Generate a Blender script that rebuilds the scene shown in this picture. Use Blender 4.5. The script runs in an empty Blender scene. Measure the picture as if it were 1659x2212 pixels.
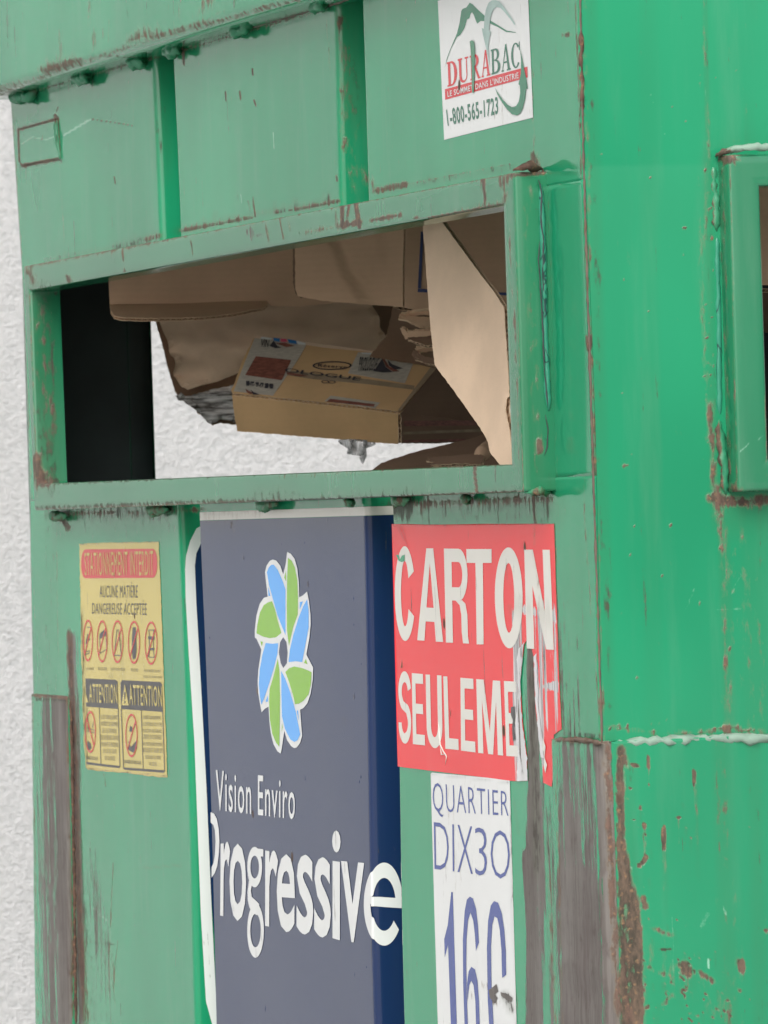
import bpy, bmesh, math, random
import numpy as np
from mathutils import Vector, Matrix, noise
from mathutils.geometry import delaunay_2d_cdt, tessellate_polygon

random.seed(7); np.random.seed(7)
SC = bpy.context.scene
COL = SC.collection

# ------------------------------------------------------------------ camera
F, CX, CY = 13548.0, 829.5, 1106.0            # focal length and centre on a 1659 x 2212 grid
TH, ROLL, CAMZ = math.radians(17.7), math.atan(0.031), 1.45
CAM = np.array([5.25, -1.867, CAMZ])
DIR = np.array([-math.cos(TH), math.sin(TH), 0.0])
R0 = np.array([math.sin(TH), math.cos(TH), 0.0])
ZZ = np.array([0, 0, 1.0])
RC = math.cos(ROLL) * R0 - math.sin(ROLL) * ZZ
UC = math.sin(ROLL) * R0 + math.cos(ROLL) * ZZ

cam = bpy.data.cameras.new('camera')
cam.sensor_fit = 'HORIZONTAL'; cam.sensor_width = 36; cam.lens = F / 1659 * 36
cam.clip_start = 0.1; cam.clip_end = 500
cam.dof.use_dof = True; cam.dof.focus_distance = 6.15; cam.dof.aperture_fstop = 36
camo = bpy.data.objects.new('camera', cam); COL.objects.link(camo)
m = Matrix((( RC[0], UC[0], -DIR[0], CAM[0]), (RC[1], UC[1], -DIR[1], CAM[1]),
            (RC[2], UC[2], -DIR[2], CAM[2]), (0, 0, 0, 1)))
camo.matrix_world = m
SC.camera = camo

# ------------------------------------------------------------------ light: bright overcast
W = bpy.data.worlds.new('World'); SC.world = W; W.use_nodes = True
wn = W.node_tree; wn.nodes.clear()
sky = wn.nodes.new('ShaderNodeTexSky'); sky.sky_type = 'NISHITA'; sky.sun_disc = False
SUN_EL, SUN_AZ = math.radians(42), math.radians(-28)     # azimuth measured from +X towards +Y
sky.sun_elevation = SUN_EL; sky.sun_rotation = math.radians(90) - SUN_AZ
sky.air_density = 1.0; sky.dust_density = 4.0; sky.ozone_density = 1.0
hs = wn.nodes.new('ShaderNodeHueSaturation'); hs.inputs['Saturation'].default_value = 0.25
bg = wn.nodes.new('ShaderNodeBackground'); bg.inputs['Strength'].default_value = 0.15
wo = wn.nodes.new('ShaderNodeOutputWorld')
wn.links.new(sky.outputs[0], hs.inputs['Color']); wn.links.new(hs.outputs[0], bg.inputs['Color'])
wn.links.new(bg.outputs[0], wo.inputs['Surface'])
sl = bpy.data.lights.new('sun', 'SUN'); sl.energy = 1.0; sl.angle = math.radians(40); sl.color = (1, 0.975, 0.94)
so = bpy.data.objects.new('sun', sl); COL.objects.link(so)
sdir = Vector((math.cos(SUN_EL) * math.cos(SUN_AZ), math.cos(SUN_EL) * math.sin(SUN_AZ), math.sin(SUN_EL)))
so.rotation_euler = sdir.to_track_quat('Z', 'Y').to_euler(); so.location = (6, -4, 12)
vs = SC.view_settings
SC.display_settings.display_device = 'sRGB'
vs.view_transform = 'Standard'; vs.look = 'None'; vs.gamma = 1; vs.use_curve_mapping = False
vs.exposure = 0.36

# ------------------------------------------------------------------ picture grid <-> place
def rays(p):
    p = np.atleast_2d(np.asarray(p, float))
    a = (p[:, 0] - CX) / F; b = -(p[:, 1] - CY) / F
    return DIR + a[:, None] * RC + b[:, None] * UC
def on_plane(p, p0, n):
    d = rays(p); n = np.asarray(n, float)
    s = ((np.asarray(p0) - CAM) @ n) / (d @ n)
    return CAM + s[:, None] * d
def onY(p, y): return on_plane(p, (0, y, 0), (0, 1, 0))
def onX(p, x): return on_plane(p, (x, 0, 0), (1, 0, 0))
def proj(P):
    v = np.atleast_2d(P) - CAM; d = v @ DIR
    return np.stack([CX + F * (v @ RC) / d, CY - F * (v @ UC) / d], 1)

# ------------------------------------------------------------------ node helper
class N:
    def __init__(s, mat): s.t = mat.node_tree; s.t.nodes.clear()
    def new(s, k, **kw):
        n = s.t.nodes.new(k)
        for a, b in kw.items(): setattr(n, a, b)
        return n
    def link(s, a, b): s.t.links.new(a, b)
    def put(s, sock, v):
        if hasattr(v, 'is_output'): s.link(v, sock)
        elif isinstance(v, (tuple, list)) and len(v) == 3 and sock.type == 'RGBA': sock.default_value = (*v, 1)
        else: sock.default_value = v
    def math(s, op, a, b=0.0, c=None, clamp=False):
        n = s.new('ShaderNodeMath', operation=op, use_clamp=clamp)
        s.put(n.inputs[0], a); s.put(n.inputs[1], b)
        if c is not None: s.put(n.inputs[2], c)
        return n.outputs[0]
    def mix(s, f, a, b):
        n = s.new('ShaderNodeMix', data_type='RGBA')
        s.put(n.inputs[0], f); s.put(n.inputs[6], a); s.put(n.inputs[7], b)
        return n.outputs[2]
    def step(s, v, lo, hi):
        n = s.new('ShaderNodeMapRange', interpolation_type='SMOOTHSTEP')
        s.put(n.inputs[0], v); n.inputs[1].default_value = lo; n.inputs[2].default_value = hi
        return n.outputs[0]
    def pos(s, sc=(1, 1, 1), obj=False):
        if obj: g = s.new('ShaderNodeTexCoord').outputs['Object']
        else: g = s.new('ShaderNodeNewGeometry').outputs['Position']
        mp = s.new('ShaderNodeMapping'); s.link(g, mp.inputs[0]); mp.inputs['Scale'].default_value = sc
        return mp.outputs[0]
    def noise(s, vec, scale, detail=4, rough=.55):
        n = s.new('ShaderNodeTexNoise'); s.link(vec, n.inputs['Vector'])
        n.inputs['Scale'].default_value = scale; n.inputs['Detail'].default_value = detail
        n.inputs['Roughness'].default_value = rough
        return n.outputs[0]
    def vor(s, vec, scale, feat='F1', out=0):
        n = s.new('ShaderNodeTexVoronoi', feature=feat); s.link(vec, n.inputs['Vector'])
        n.inputs['Scale'].default_value = scale
        return n.outputs[out]
    def out(s, color, rough=.5, bump=None, bstr=.3, bdist=.002, spec=.5, ior=1.5, alpha=None, extra=None):
        p = s.new('ShaderNodeBsdfPrincipled'); o = s.new('ShaderNodeOutputMaterial')
        s.put(p.inputs['Base Color'], color); s.put(p.inputs['Roughness'], rough)
        s.put(p.inputs['Specular IOR Level'], spec); p.inputs['IOR'].default_value = ior
        if alpha is not None: s.put(p.inputs['Alpha'], alpha)
        for k, v in (extra or {}).items(): s.put(p.inputs[k], v)
        if bump is not None:
            b = s.new('ShaderNodeBump'); s.link(bump, b.inputs['Height'])
            b.inputs['Strength'].default_value = bstr; b.inputs['Distance'].default_value = bdist
            s.link(b.outputs[0], p.inputs['Normal'])
        s.link(p.outputs[0], o.inputs[0]); return p

def newmat(name):
    mt = bpy.data.materials.new(name); mt.use_nodes = True
    return mt, N(mt)

def worn(name, base, rough=.08, chips=.16, drift=.12, spec=.5, streak=1.0, base2=None, bleach=None):
    """a coat of paint or film with worn places: wear.r rust, .g black grime and painted shade, .b bare scraped steel, .a bleached"""
    mt, n = newmat(name)
    at = n.new('ShaderNodeAttribute', attribute_name='wear', attribute_type='GEOMETRY')
    sp = n.new('ShaderNodeSeparateColor'); n.link(at.outputs['Color'], sp.inputs[0])
    r, g, b, a = sp.outputs[0], sp.outputs[1], sp.outputs[2], at.outputs['Alpha']
    big = n.noise(n.pos((1, 1, .6)), 3.0, 3)
    fine = n.noise(n.pos((1, 1, .45)), 130, 6, .65)
    strk = n.noise(n.pos((1, 1, .045)), 170, 4, .6)
    strk2 = n.noise(n.pos((1, 1, .02)), 420, 3, .6)
    speck = n.noise(n.pos(), 210, 2)
    # paint
    dk = tuple(c * (1 - drift) for c in base); lt = tuple(min(1, c * (1 + drift)) for c in (base2 or base))
    col = n.mix(n.step(big, .3, .7), dk, lt)
    haze_ = n.step(n.noise(n.pos((1, 1, .12)), 26, 5, .6), .5, .8)
    col = n.mix(n.math('MULTIPLY', haze_, .09 * streak), col, (.35, .40, .34))
    # bleached / chalky
    if bleach:
        am = n.step(n.math('ADD', a, n.math('MULTIPLY', n.math('SUBTRACT', n.math('ADD', n.math('MULTIPLY', strk, .8), n.math('MULTIPLY', fine, .2)), .5), 2.4)), .44, .6)
        col = n.mix(am, col, n.mix(n.step(strk2, .4, .62), (.30, .29, .30), bleach))
    else:
        am = n.step(n.math('ADD', a, n.math('SUBTRACT', fine, .5)), .3, .75)
        col = n.mix(n.math('MULTIPLY', am, .75), col, (.33, .62, .46))
    # bare scraped steel
    bm = n.step(n.math('ADD', n.math('MULTIPLY', b, 1.05), n.math('MULTIPLY', n.math('SUBTRACT', strk, .5), 2.6)), .44, .56)
    st = n.mix(n.step(strk2, .35, .65), (.105, .09, .08), (.165, .148, .135))
    st = n.mix(n.step(fine, .5, .75), st, (.075, .055, .05))
    patch = n.noise(n.pos((1, 1, .12)), 22, 4, .6)
    st = n.mix(n.math('MULTIPLY', n.step(patch, .45, .7), .7), st, (.215, .20, .185))
    st = n.mix(n.math('MULTIPLY', n.step(n.noise(n.pos((1, 1, .3)), 15, 3), .5, .7), .6), st, (.10, .072, .07))
    bv = n.math('ADD', n.math('MULTIPLY', b, 1.05), n.math('MULTIPLY', n.math('SUBTRACT', n.math('ADD', n.math('MULTIPLY', strk, .75), n.math('MULTIPLY', fine, .25)), .5), 2.6))
    bm = n.step(bv, .45, .53)
    rim = n.math('MULTIPLY', n.step(bv, .34, .45), n.math('SUBTRACT', 1.0, bm))
    col = n.mix(n.math('MULTIPLY', rim, .6), col, (.07, .06, .05))
    col = n.mix(bm, col, st)
    # grime, and the shade painted below the side frame
    gm = n.step(n.math('ADD', g, n.math('MULTIPLY', n.math('SUBTRACT', n.math('ADD', n.math('MULTIPLY', strk, .4), n.math('MULTIPLY', fine, .6)), .5), 2.8)), .42, .78)
    col = n.mix(n.math('MULTIPLY', n.math('MULTIPLY', g, n.math('ADD', n.math('MULTIPLY', strk, .8), .25)), .62, clamp=True), col, (.075, .105, .045))
    col = n.mix(n.math('MULTIPLY', gm, .86), col, (.045, .036, .028))
    # rust
    rr = n.math('ADD', r, n.math('MULTIPLY', n.math('SUBTRACT', n.math('ADD', n.math('MULTIPLY', fine, .7), n.math('MULTIPLY', strk, .3)), .5), 2.2))
    rm = n.math('MULTIPLY', n.step(rr, .42, .66), .92)
    halo = n.step(rr, .22, .6)
    rc = n.mix(n.step(fine, .35, .68), (.055, .034, .030), (.165, .10, .075))
    rc = n.mix(n.step(speck, .55, .75), rc, (.27, .15, .085))
    col = n.mix(n.math('MULTIPLY', halo, .34), col, (.26, .20, .12))
    col = n.mix(rm, col, rc)
    # odd chips anywhere
    v = n.vor(n.pos((1, 1, .7)), 17, 'F1', 0)
    ch = n.math('MULTIPLY', n.step(v, .085, .045), n.step(n.noise(n.pos(), 7.0, 2), .56 - chips * .5 + .08, .66))
    col = n.mix(ch, col, (.10, .065, .045))
    dull = n.math('MAXIMUM', n.math('MAXIMUM', rm, n.math('MULTIPLY', bm, .85)), n.math('MAXIMUM', n.math('MULTIPLY', gm, .8), ch))
    ro = n.math('ADD', n.math('ADD', rough, n.math('MULTIPLY', big, .03)), n.math('MULTIPLY', dull, .55), clamp=True)
    sps = n.math('SUBTRACT', spec, n.math('MULTIPLY', dull, spec * .55))
    h = n.math('ADD', n.math('MULTIPLY', n.math('MAXIMUM', rm, ch), n.math('ADD', n.math('MULTIPLY', fine, .9), .2)), n.math('MULTIPLY', bm, -.25))
    n.out(col, ro, h, .55, .0015, sps)
    return mt

def plain(name, c, rough=.5, var=.06, scale=40, bump=0.0, spec=.5, bd=.001, aniso=(1, 1, 1)):
    mt, n = newmat(name)
    f = n.noise(n.pos(aniso), scale, 4)
    col = n.mix(n.step(f, .25, .75), tuple(x * (1 - var) for x in c), tuple(min(1, x * (1 + var)) for x in c))
    n.out(col, rough, f if bump else None, bump, bd, spec)
    return mt

GREEN = (.015, .288, .135)
M = {}
M['paint'] = worn('weathered green paint', GREEN, spec=.62)
M['frame'] = worn('weathered green paint on the frame', (.015, .20, .092), spec=1.0, rough=.13, chips=.22, drift=.08)
M['weld'] = worn('painted weld', (.03, .25, .125), rough=.3, chips=.3)
M['rustweld'] = worn('rusty weld', (.14, .10, .085), rough=.6, chips=.4, spec=.25)
M['paleweld'] = worn('pale bleached weld', (.25, .37, .29), rough=.55, chips=.12)
M['fill_lining'] = plain('added pale light-bounce steel', (.52, .52, .50), .6, .25, 12)  # pale surfaces added to bounce light about inside the container
M['inside'] = plain('near-black inner steel', (.014, .024, .024), .65, .25, 12)  # single near-black tone, used on the end panel
M['navy'] = worn('navy sticker film', (.010, .027, .092), spec=.6, rough=.1, chips=-.1, drift=.05, streak=.15)
M['white'] = worn('white sticker film', (.74, .75, .74), rough=.14, chips=-.1, drift=.03, streak=.1)
M['cream'] = worn('aged white sticker film', (.70, .68, .62), rough=.2, chips=-.02, drift=.04, streak=.2)
M['red'] = worn('red sticker film', (.80, .038, .045), spec=.3, rough=.15, bleach=(.70, .69, .69), chips=-.1, drift=.05, streak=.3)
M['redink'] = worn('faded red ink', (.62, .052, .06), spec=.3, rough=.2, chips=-.2, drift=.05, streak=.3)
M['yellow'] = worn('yellowed sticker film', (.60, .49, .15), rough=.25, chips=-.1, drift=.06, streak=.2)
M['blackink'] = plain('faded black ink', (.045, .043, .045), .3, .2, 60)
M['greyink'] = plain('faded grey ink', (.16, .14, .09), .35, .2, 60)
M['blueink'] = plain('blue ink', (.055, .085, .30), .25, .08, 60)
M['darkgreenink'] = plain('dark green ink', (.03, .16, .10), .22, .1, 60)
M['greenink'] = plain('green ink', (.03, .20, .11), .22, .1, 60)
M['paleink'] = plain('pale silver green ink', (.36, .50, .46), .22, .25, 12)
M['sky'] = plain('light blue film', (.10, .41, .92), .16, .02, 20)
M['lime'] = plain('lime green film', (.23, .50, .035), .16, .02, 20)
M['torn'] = worn('torn scuffed white paper', (.66, .65, .66), rough=.5, chips=0, drift=.06)
M['steel'] = plain('bare scraped steel', (.12, .105, .095), .5, .25, 90, .2, aniso=(1, 1, .06))

# clear film and cracked sealant
mt, n = newmat('cracked sealant'); M['sealant'] = mt
wv = n.vor(n.pos((1, 1, .22)), 75, 'DISTANCE_TO_EDGE', 0)
n.out(n.mix(n.step(wv, .02, .006), n.mix(n.noise(n.pos((1, 1, .2)), 60), (.022, .23, .13), (.04, .28, .185)), (.012, .05, .045)), .3, wv, .4, .002)
mt, n = newmat('grimy clear plastic film'); M['film'] = mt
fv = n.noise(n.pos((.6, .6, 5)), 42, 5, .6)
n.out(n.mix(n.step(fv, .35, .65), (.09, .08, .07), (.80, .78, .76)), .25, fv, .8, .006)
mt, n = newmat('torn translucent film'); M['scrap'] = mt
fv = n.noise(n.pos((3, 3, 1)), 30, 5, .6)
n.out(n.mix(n.step(fv, .3, .7), (.45, .45, .45), (.85, .86, .87)), .25, fv, .8, .004, alpha=n.math('ADD', n.math('MULTIPLY', n.step(fv, .35, .65), .5), .25, clamp=True), extra={'Transmission Weight': .0, 'Subsurface Weight': 0.0})

def card(name, c, line=0.0):
    mt, n = newmat(name)
    po = n.pos()
    a = n.noise(po, 9, 4); f = n.noise(n.pos((1, 1, 3)), 160, 3, .7)
    sc = n.noise(n.pos((.4, .4, 3)), 30, 4)
    w = n.new('ShaderNodeTexWave', wave_type='BANDS', bands_direction='Z'); n.link(po, w.inputs[0])
    w.inputs['Scale'].default_value = 42; w.inputs['Distortion'].default_value = 1.2; w.inputs['Detail'].default_value = 2
    col = n.mix(n.step(a, .3, .7), tuple(x * .9 for x in c), tuple(x * 1.08 for x in c))
    col = n.mix(n.math('MULTIPLY', n.step(f, .5, .75), .18), col, tuple(x * .72 for x in c))
    col = n.mix(n.math('MULTIPLY', n.step(sc, .6, .75), .2), col, (c[0] * 1.12, c[1] * 1.12, c[2] * 1.15))
    col = n.mix(n.math('MULTIPLY', w.outputs['Fac'], line), col, tuple(x * .62 for x in c))
    h = n.math('ADD', n.math('MULTIPLY', w.outputs['Fac'], line * 1.2), n.math('MULTIPLY', a, 1.5))
    n.out(col, .8, h, .35, .002, .2)
    return mt
M['card'] = card('brown cardboard', (.66, .435, .29), .05)
M['cardplain'] = card('pale kraft cardboard', (.76, .565, .405), 0)
M['cardshade'] = card('shade-darkened cardboard', (.25, .158, .106), .05)  # shade worked into the colour, for boards lying in shadow
M['cardgold'] = card('golden brown cardboard', (.66, .42, .215), .03)
M['flute'] = card('corrugated core', (.74, .55, .37), 0)
M['cardink'] = plain('dark ink on cardboard', (.05, .045, .055), .7, .2, 90)
M['cardblue'] = plain('blue ink on cardboard', (.03, .045, .16), .6, .2, 90)
M['cardred'] = plain('red brown ink on cardboard', (.24, .085, .06), .5, .4, 120, aniso=(1, 1, 5))
M['cardlabel'] = plain('grey label on cardboard', (.50, .45, .38), .3, .14, 120, aniso=(1, 1, 5))
M['tape'] = plain('glossy packing tape', (.36, .27, .18), .18, .15, 60)
M['mapblue'] = plain('bright blue print', (.03, .2, .5), .4); M['mappink'] = plain('pink print', (.75, .12, .2), .4)

mt, n = newmat('rough white stucco'); M['stucco'] = mt
s1 = n.noise(n.pos((1, 1, 1.5)), 175, 5, .65); s2 = n.noise(n.pos((1, 1, 1.4)), 84, 3, .5)
hgt = n.math('ADD', n.math('MULTIPLY', s1, .7), n.math('MULTIPLY', s2, .6))
stn = n.step(n.noise(n.pos((1, 1, .6)), 2.2, 5, .6), .35, .7)
n.out(n.mix(n.math('MULTIPLY', stn, .22), n.mix(n.step(hgt, .5, .72), (.635, .645, .64), (.775, .775, .77)), (.60, .60, .57)), .85, hgt, 1.0, .012, .2)
M['ground'] = plain('grey concrete paving', (.40, .395, .38), .85, .2, 3, .3)

# ------------------------------------------------------------------ mesh helpers
ROOT = None
WLOC = {}
def finish(name, me, parent=None, mats=None):
    o = bpy.data.objects.new(name, me); COL.objects.link(o)
    n_ = len(me.vertices)
    co = np.empty(n_ * 3); me.vertices.foreach_get('co', co); co = co.reshape(-1, 3)
    c = (co.min(0) + co.max(0)) / 2
    if parent is None: c[2] = co[:, 2].min()
    co -= c; me.vertices.foreach_set('co', co.ravel()); me.update()
    o.location = c
    WLOC[o.name] = tuple(c)
    if parent is not None:
        o.parent = parent
        o.matrix_parent_inverse = Matrix.Translation(-Vector(WLOC[parent.name]))
    return o
def tag(o, label, cat, group=None):
    o['label'] = label; o['category'] = cat
    if group: o['group'] = group
    return o
def empty(name, loc, label, cat, group=None):
    o = bpy.data.objects.new(name, None); COL.objects.link(o); o.location = loc; WLOC[o.name] = tuple(loc)
    o.empty_display_size = .1
    return tag(o, label, cat, group)

def wear_of(P, strokes):
    q = proj(P); out = np.zeros((len(q), 4))
    for s in strokes:
        ch, pts, w, st = s[:4]; end = s[4] if len(s) > 4 else st
        wx, wy = w if isinstance(w, tuple) else (w, w)
        k = 'RGBA'.index(ch)
        pts = np.array(pts, float)
        if len(pts) == 1: pts = np.vstack([pts, pts])
        seg = np.linalg.norm(np.diff(pts, axis=0), axis=1); tot = max(seg.sum(), 1e-6); acc = 0
        lo = pts.min(0) - (wx, wy); hi = pts.max(0) + (wx, wy)
        sel = np.where((q[:, 0] > lo[0]) & (q[:, 0] < hi[0]) & (q[:, 1] > lo[1]) & (q[:, 1] < hi[1]))[0]
        if len(sel) == 0: continue
        best = np.zeros(len(sel))
        for i in range(len(pts) - 1):
            a, b = pts[i], pts[i + 1]; d = b - a; L2 = max((d ** 2).sum(), 1e-9)
            v = q[sel] - a
            t = np.clip((v @ d) / L2, 0, 1)
            e = (v - t[:, None] * d) / (wx, wy)
            f = np.clip(1 - (e ** 2).sum(1), 0, 1)
            sv = st + (end - st) * (acc + t * seg[i]) / tot
            best = np.maximum(best, f * sv * 1.08); acc += seg[i]
        out[sel, k] = np.maximum(out[sel, k], best)
    return out

def obj(name, V, faces, mat, parent=None, smooth=False, wear=None, solid=0, bevel=0):
    V = np.asarray(V, float)
    me = bpy.data.meshes.new(name); me.from_pydata(V.tolist(), [], [tuple(f) for f in faces]); me.update()
    for mm in (mat if isinstance(mat, (list, tuple)) else [mat]): me.materials.append(mm)
    at = me.color_attributes.new('wear', 'FLOAT_COLOR', 'POINT')
    w = wear_of(V, wear) if wear else np.zeros((len(V), 4))
    at.data.foreach_set('color', w.ravel())
    if smooth: me.polygons.foreach_set('use_smooth', [True] * len(me.polygons))
    o = finish(name, me, parent)
    if solid:
        md = o.modifiers.new('thickness', 'SOLIDIFY'); md.thickness = abs(solid); md.offset = -1 if solid > 0 else 1
    if bevel:
        md = o.modifiers.new('edge', 'BEVEL'); md.width = bevel; md.segments = 2; md.limit_method = 'ANGLE'
    return o

def gridfaces(nr, nc, off=0, flip=False):
    f = []
    for i in range(nr - 1):
        for j in range(nc - 1):
            a = off + i * nc + j
            q = (a, a + 1, a + nc + 1, a + nc)
            f.append(q[::-1] if flip else q)
    return f

def poly_tri(pts2, step=None):
    """triangulate a 2-D outline, with inner points every step"""
    pts = [tuple(p) for p in pts2]; n_ = len(pts)
    P = np.array(pts)
    if step:
        lo, hi = P.min(0), P.max(0)
        gx = np.arange(lo[0] + step / 2, hi[0], step); gy = np.arange(lo[1] + step / 2, hi[1], step)
        G = np.array([(x, y) for y in gy for x in gx]) if len(gx) and len(gy) else np.zeros((0, 2))
        if len(G):
            ins = np.zeros(len(G), bool)
            for i in range(n_):
                x1, y1 = P[i]; x2, y2 = P[(i + 1) % n_]
                c = ((y1 > G[:, 1]) != (y2 > G[:, 1]))
                xi = (x2 - x1) * (G[:, 1] - y1) / ((y2 - y1) if y2 != y1 else 1e-12) + x1
                ins ^= c & (G[:, 0] < xi)
            pts += [tuple(g) for g in G[ins]]
    r = delaunay_2d_cdt([Vector(p) for p in pts], [], [list(range(n_))], 1, 1e-7)
    return np.array([(v[0], v[1]) for v in r[0]]), [tuple(f) for f in r[2]]

def dense(pts, step):
    o = []
    for i in range(len(pts)):
        a = np.array(pts[i], float); b = np.array(pts[(i + 1) % len(pts)], float)
        k = max(1, int(np.linalg.norm(b - a) / step))
        for j in range(k): o.append(tuple(a + (b - a) * j / k))
    return o

# ------------------------------------------------------------------ front sheet profile (corrugated pans)
def yline(a, b):
    """edge line on the front plane through two picture points -> X as a function of z"""
    A, B = onY([a, b], 0.0)
    return lambda z: A[0] + (B[0] - A[0]) * (z - A[2]) / (B[2] - A[2])
GD = .055; WS = .006; RB = .006
UP = dict(left=yline((25, 230), (48, 600)), r1=yline((330, 120), (347, 510)), l2=yline((371, 110), (387, 500)),
          r2=yline((723, 0), (736, 430)), l3=yline((777, 0), (793, 415)), right=yline((1253, 0), (1266, 600)))
LO = dict(left=yline((68, 1110), (80, 2150)), r1=yline((386, 1110), (424, 2190)), l2=yline((430, 1110), (466, 2200)),
          r2=yline((787, 1105), (815, 2200)), l3=yline((845, 1090), (873, 2200)), right=yline((1284, 1100), (1310, 1900)))
def profile(E, z, nx=.008):
    L, r1, l2, r2, l3, R = (E[k](z) for k in ('left', 'r1', 'l2', 'r2', 'l3', 'right'))
    corners = [(L, 0), (r1, 0), (r1 + WS, GD), (l2 - WS, GD), (l2, 0), (r2, 0), (r2 + WS, GD), (l3 - WS, GD), (l3, 0), (R, 0)]
    cnt = [250, 12, 4, 6, 250, 12, 4, 6, 210]
    pts = []; tags = []
    for i in range(len(corners) - 1):
        a = np.array(corners[i]); b = np.array(corners[i + 1]); d = (b - a) / np.linalg.norm(b - a); Ln = np.linalg.norm(b - a)
        rr = min(RB, Ln * .4)
        s0 = a + d * (rr if i > 0 else 0); s1 = b - d * (rr if i < len(corners) - 2 else 0)
        for t in np.linspace(0, 1, cnt[i]): pts.append(s0 + (s1 - s0) * t); tags.append(i)
        if i < len(corners) - 2:
            c = np.array(corners[i + 2]); d2 = (c - b) / np.linalg.norm(c - b)
            r2_ = min(RB, np.linalg.norm(c - b) * .4); e = b + d2 * r2_
            for t in (.25, .5, .75):
                pts.append((1 - t) ** 2 * s1 + 2 * t * (1 - t) * b + t * t * e); tags.append(i + .5)
    return np.array(pts), np.array(tags)
def dent(X, z):
    return .0016 * np.sin(X * 5.1 + 1.3 * np.sin(z * 4)) * np.sin(z * 6.3 + X * 2.2) + .0003 * np.sin(X * 17 + z * 9)
def sheet(name, E, z0, z1, dz, mat, parent, wear, off=0.0, tags=None, solid=.003, xr=None):
    V = []; zc = max(z0, .93) if z1 > .93 else z0; zs = np.linspace(z1, zc, max(2, int((z1 - zc) / dz)))
    if zc > z0: zs = np.concatenate([zs, np.linspace(zc, z0, 12)[1:]])
    for z in zs:
        p, t = profile(E, z)
        nrm = np.gradient(p, axis=0); nrm = np.stack([nrm[:, 1], -nrm[:, 0]], 1); nrm /= np.linalg.norm(nrm, axis=1)[:, None] + 1e-12
        dn = dent(p[:, 0], z) * (p[:, 1] < .01)
        q = p + nrm * off
        if tags is not None:
            k = np.array([tg in tags for tg in t]); q = q[k]; dn = dn[k]
        V.append(np.stack([q[:, 0], q[:, 1] + dn, np.full(len(q), z)], 1))
    nc = len(V[0]); V = np.vstack(V)
    return obj(name, V, gridfaces(len(zs), nc), mat, parent, True, wear, solid=-solid if solid else 0)

def flat(y):
    return lambda p, off=0.0: onY(p, y - off)
def wall_plane(E, key, za, zb):
    p0 = np.array([E[key](za), 0, za]); p1 = np.array([E[key](zb), 0, zb]); p2 = p0 + np.array([WS, GD, 0])
    nn = np.cross(p1 - p0, p2 - p0); nn /= np.linalg.norm(nn)
    if nn[0] < 0: nn = -nn
    return lambda p, off=0.0: on_plane(p, p0 + nn * off, nn)
def front(p, off=0.0):
    q = onY(p, -off * .45)
    q[:, 1] += dent(q[:, 0], q[:, 2])
    return q

# sticker shapes ------------------------------------------------------
def spoly(name, px, surf, off, mat, parent, wear=None, step=None, jit=0.0):
    if jit:
        px = dense(px, 9); px = [(x + random.uniform(-jit, jit), y + random.uniform(-jit, jit) * 1.4) for x, y in px]
    v2, f = poly_tri(px, step)
    V = surf(v2, off)
    o = obj(name, V, f, mat, parent, False, wear)
    face_out(o)
    return o
def face_out(o):
    me = o.data; me.update()
    c = Vector(WLOC[o.name]); v = Vector(CAM) - c
    s = sum(((p.normal @ v) * p.area for p in me.polygons), 0.0)
    if s < 0: me.flip_normals()
def spolys(name, plist, surf, off, mat, parent, wear=None, step=None):
    """several pieces of one printed mark in one mesh; pieces sit a hair apart"""
    V = []; Fc = []; k = 0
    for i, px in enumerate(plist):
        v2, f = poly_tri(px, step); v = surf(v2, off + .00005 * (i % 4))
        V.append(v); Fc += [tuple(a + k for a in q) for q in f]; k += len(v)
    o = obj(name, np.vstack(V), Fc, mat, parent, False, wear); face_out(o); return o
def each(name, plist, surf, off, mat, parent, wear=None, step=None):
    for i, px in enumerate(plist): spolys(name, [px], surf, off + .00005 * (i % 4), mat, parent, wear, step)
def quadmap(u, q):
    u = np.asarray(u, float); TL, TR, BR, BL = [np.array(c, float) for c in q]
    a = u[:, :1]; b = u[:, 1:]
    return (TL * (1 - a) + TR * a) * b + (BL * (1 - a) + BR * a) * (1 - b)
def glyphs(txt, bold=0.0, sharp=3):
    c = bpy.data.curves.new('lettering', 'FONT'); c.body = txt; c.offset = bold; c.resolution_u = sharp; c.fill_mode = 'FRONT'; c.space_character = 1.12 if len(txt) > 6 else 1
    o = bpy.data.objects.new('lettering', c); COL.objects.link(o)
    bpy.context.view_layer.update()
    dg = bpy.context.evaluated_depsgraph_get(); e = o.evaluated_get(dg); me = e.to_mesh()
    V = np.array([v.co[:2] for v in me.vertices]); Fc = [tuple(p.vertices) for p in me.polygons]
    e.to_mesh_clear(); bpy.data.objects.remove(o); bpy.data.curves.remove(c)
    V = (V - V.min(0)) / (V.max(0) - V.min(0) + 1e-9)
    return V, Fc
def text(name, items, surf, off, mat, parent, bold=0.0, wear=None):
    """items: (string, TL, TR, BR, BL)"""
    for it in items:
        v, f = glyphs(it[0], it[5] if len(it) > 5 else bold); v = surf(quadmap(v, it[1:5]), off)
        o = obj(name, v, f, mat, parent, False, wear); face_out(o)
def arc(cx, cy, rx, ry, a0, a1, n_=14):
    return [(cx + rx * math.cos(math.radians(a0 + (a1 - a0) * i / n_)), cy + ry * math.sin(math.radians(a0 + (a1 - a0) * i / n_))) for i in range(n_ + 1)]
def ringsec(cx, cy, rx, ry, tx, ty, a0, a1, n_=18):
    return arc(cx, cy, rx, ry, a0, a1, n_) + arc(cx, cy, rx - tx, ry - ty, a1, a0, n_)
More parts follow.
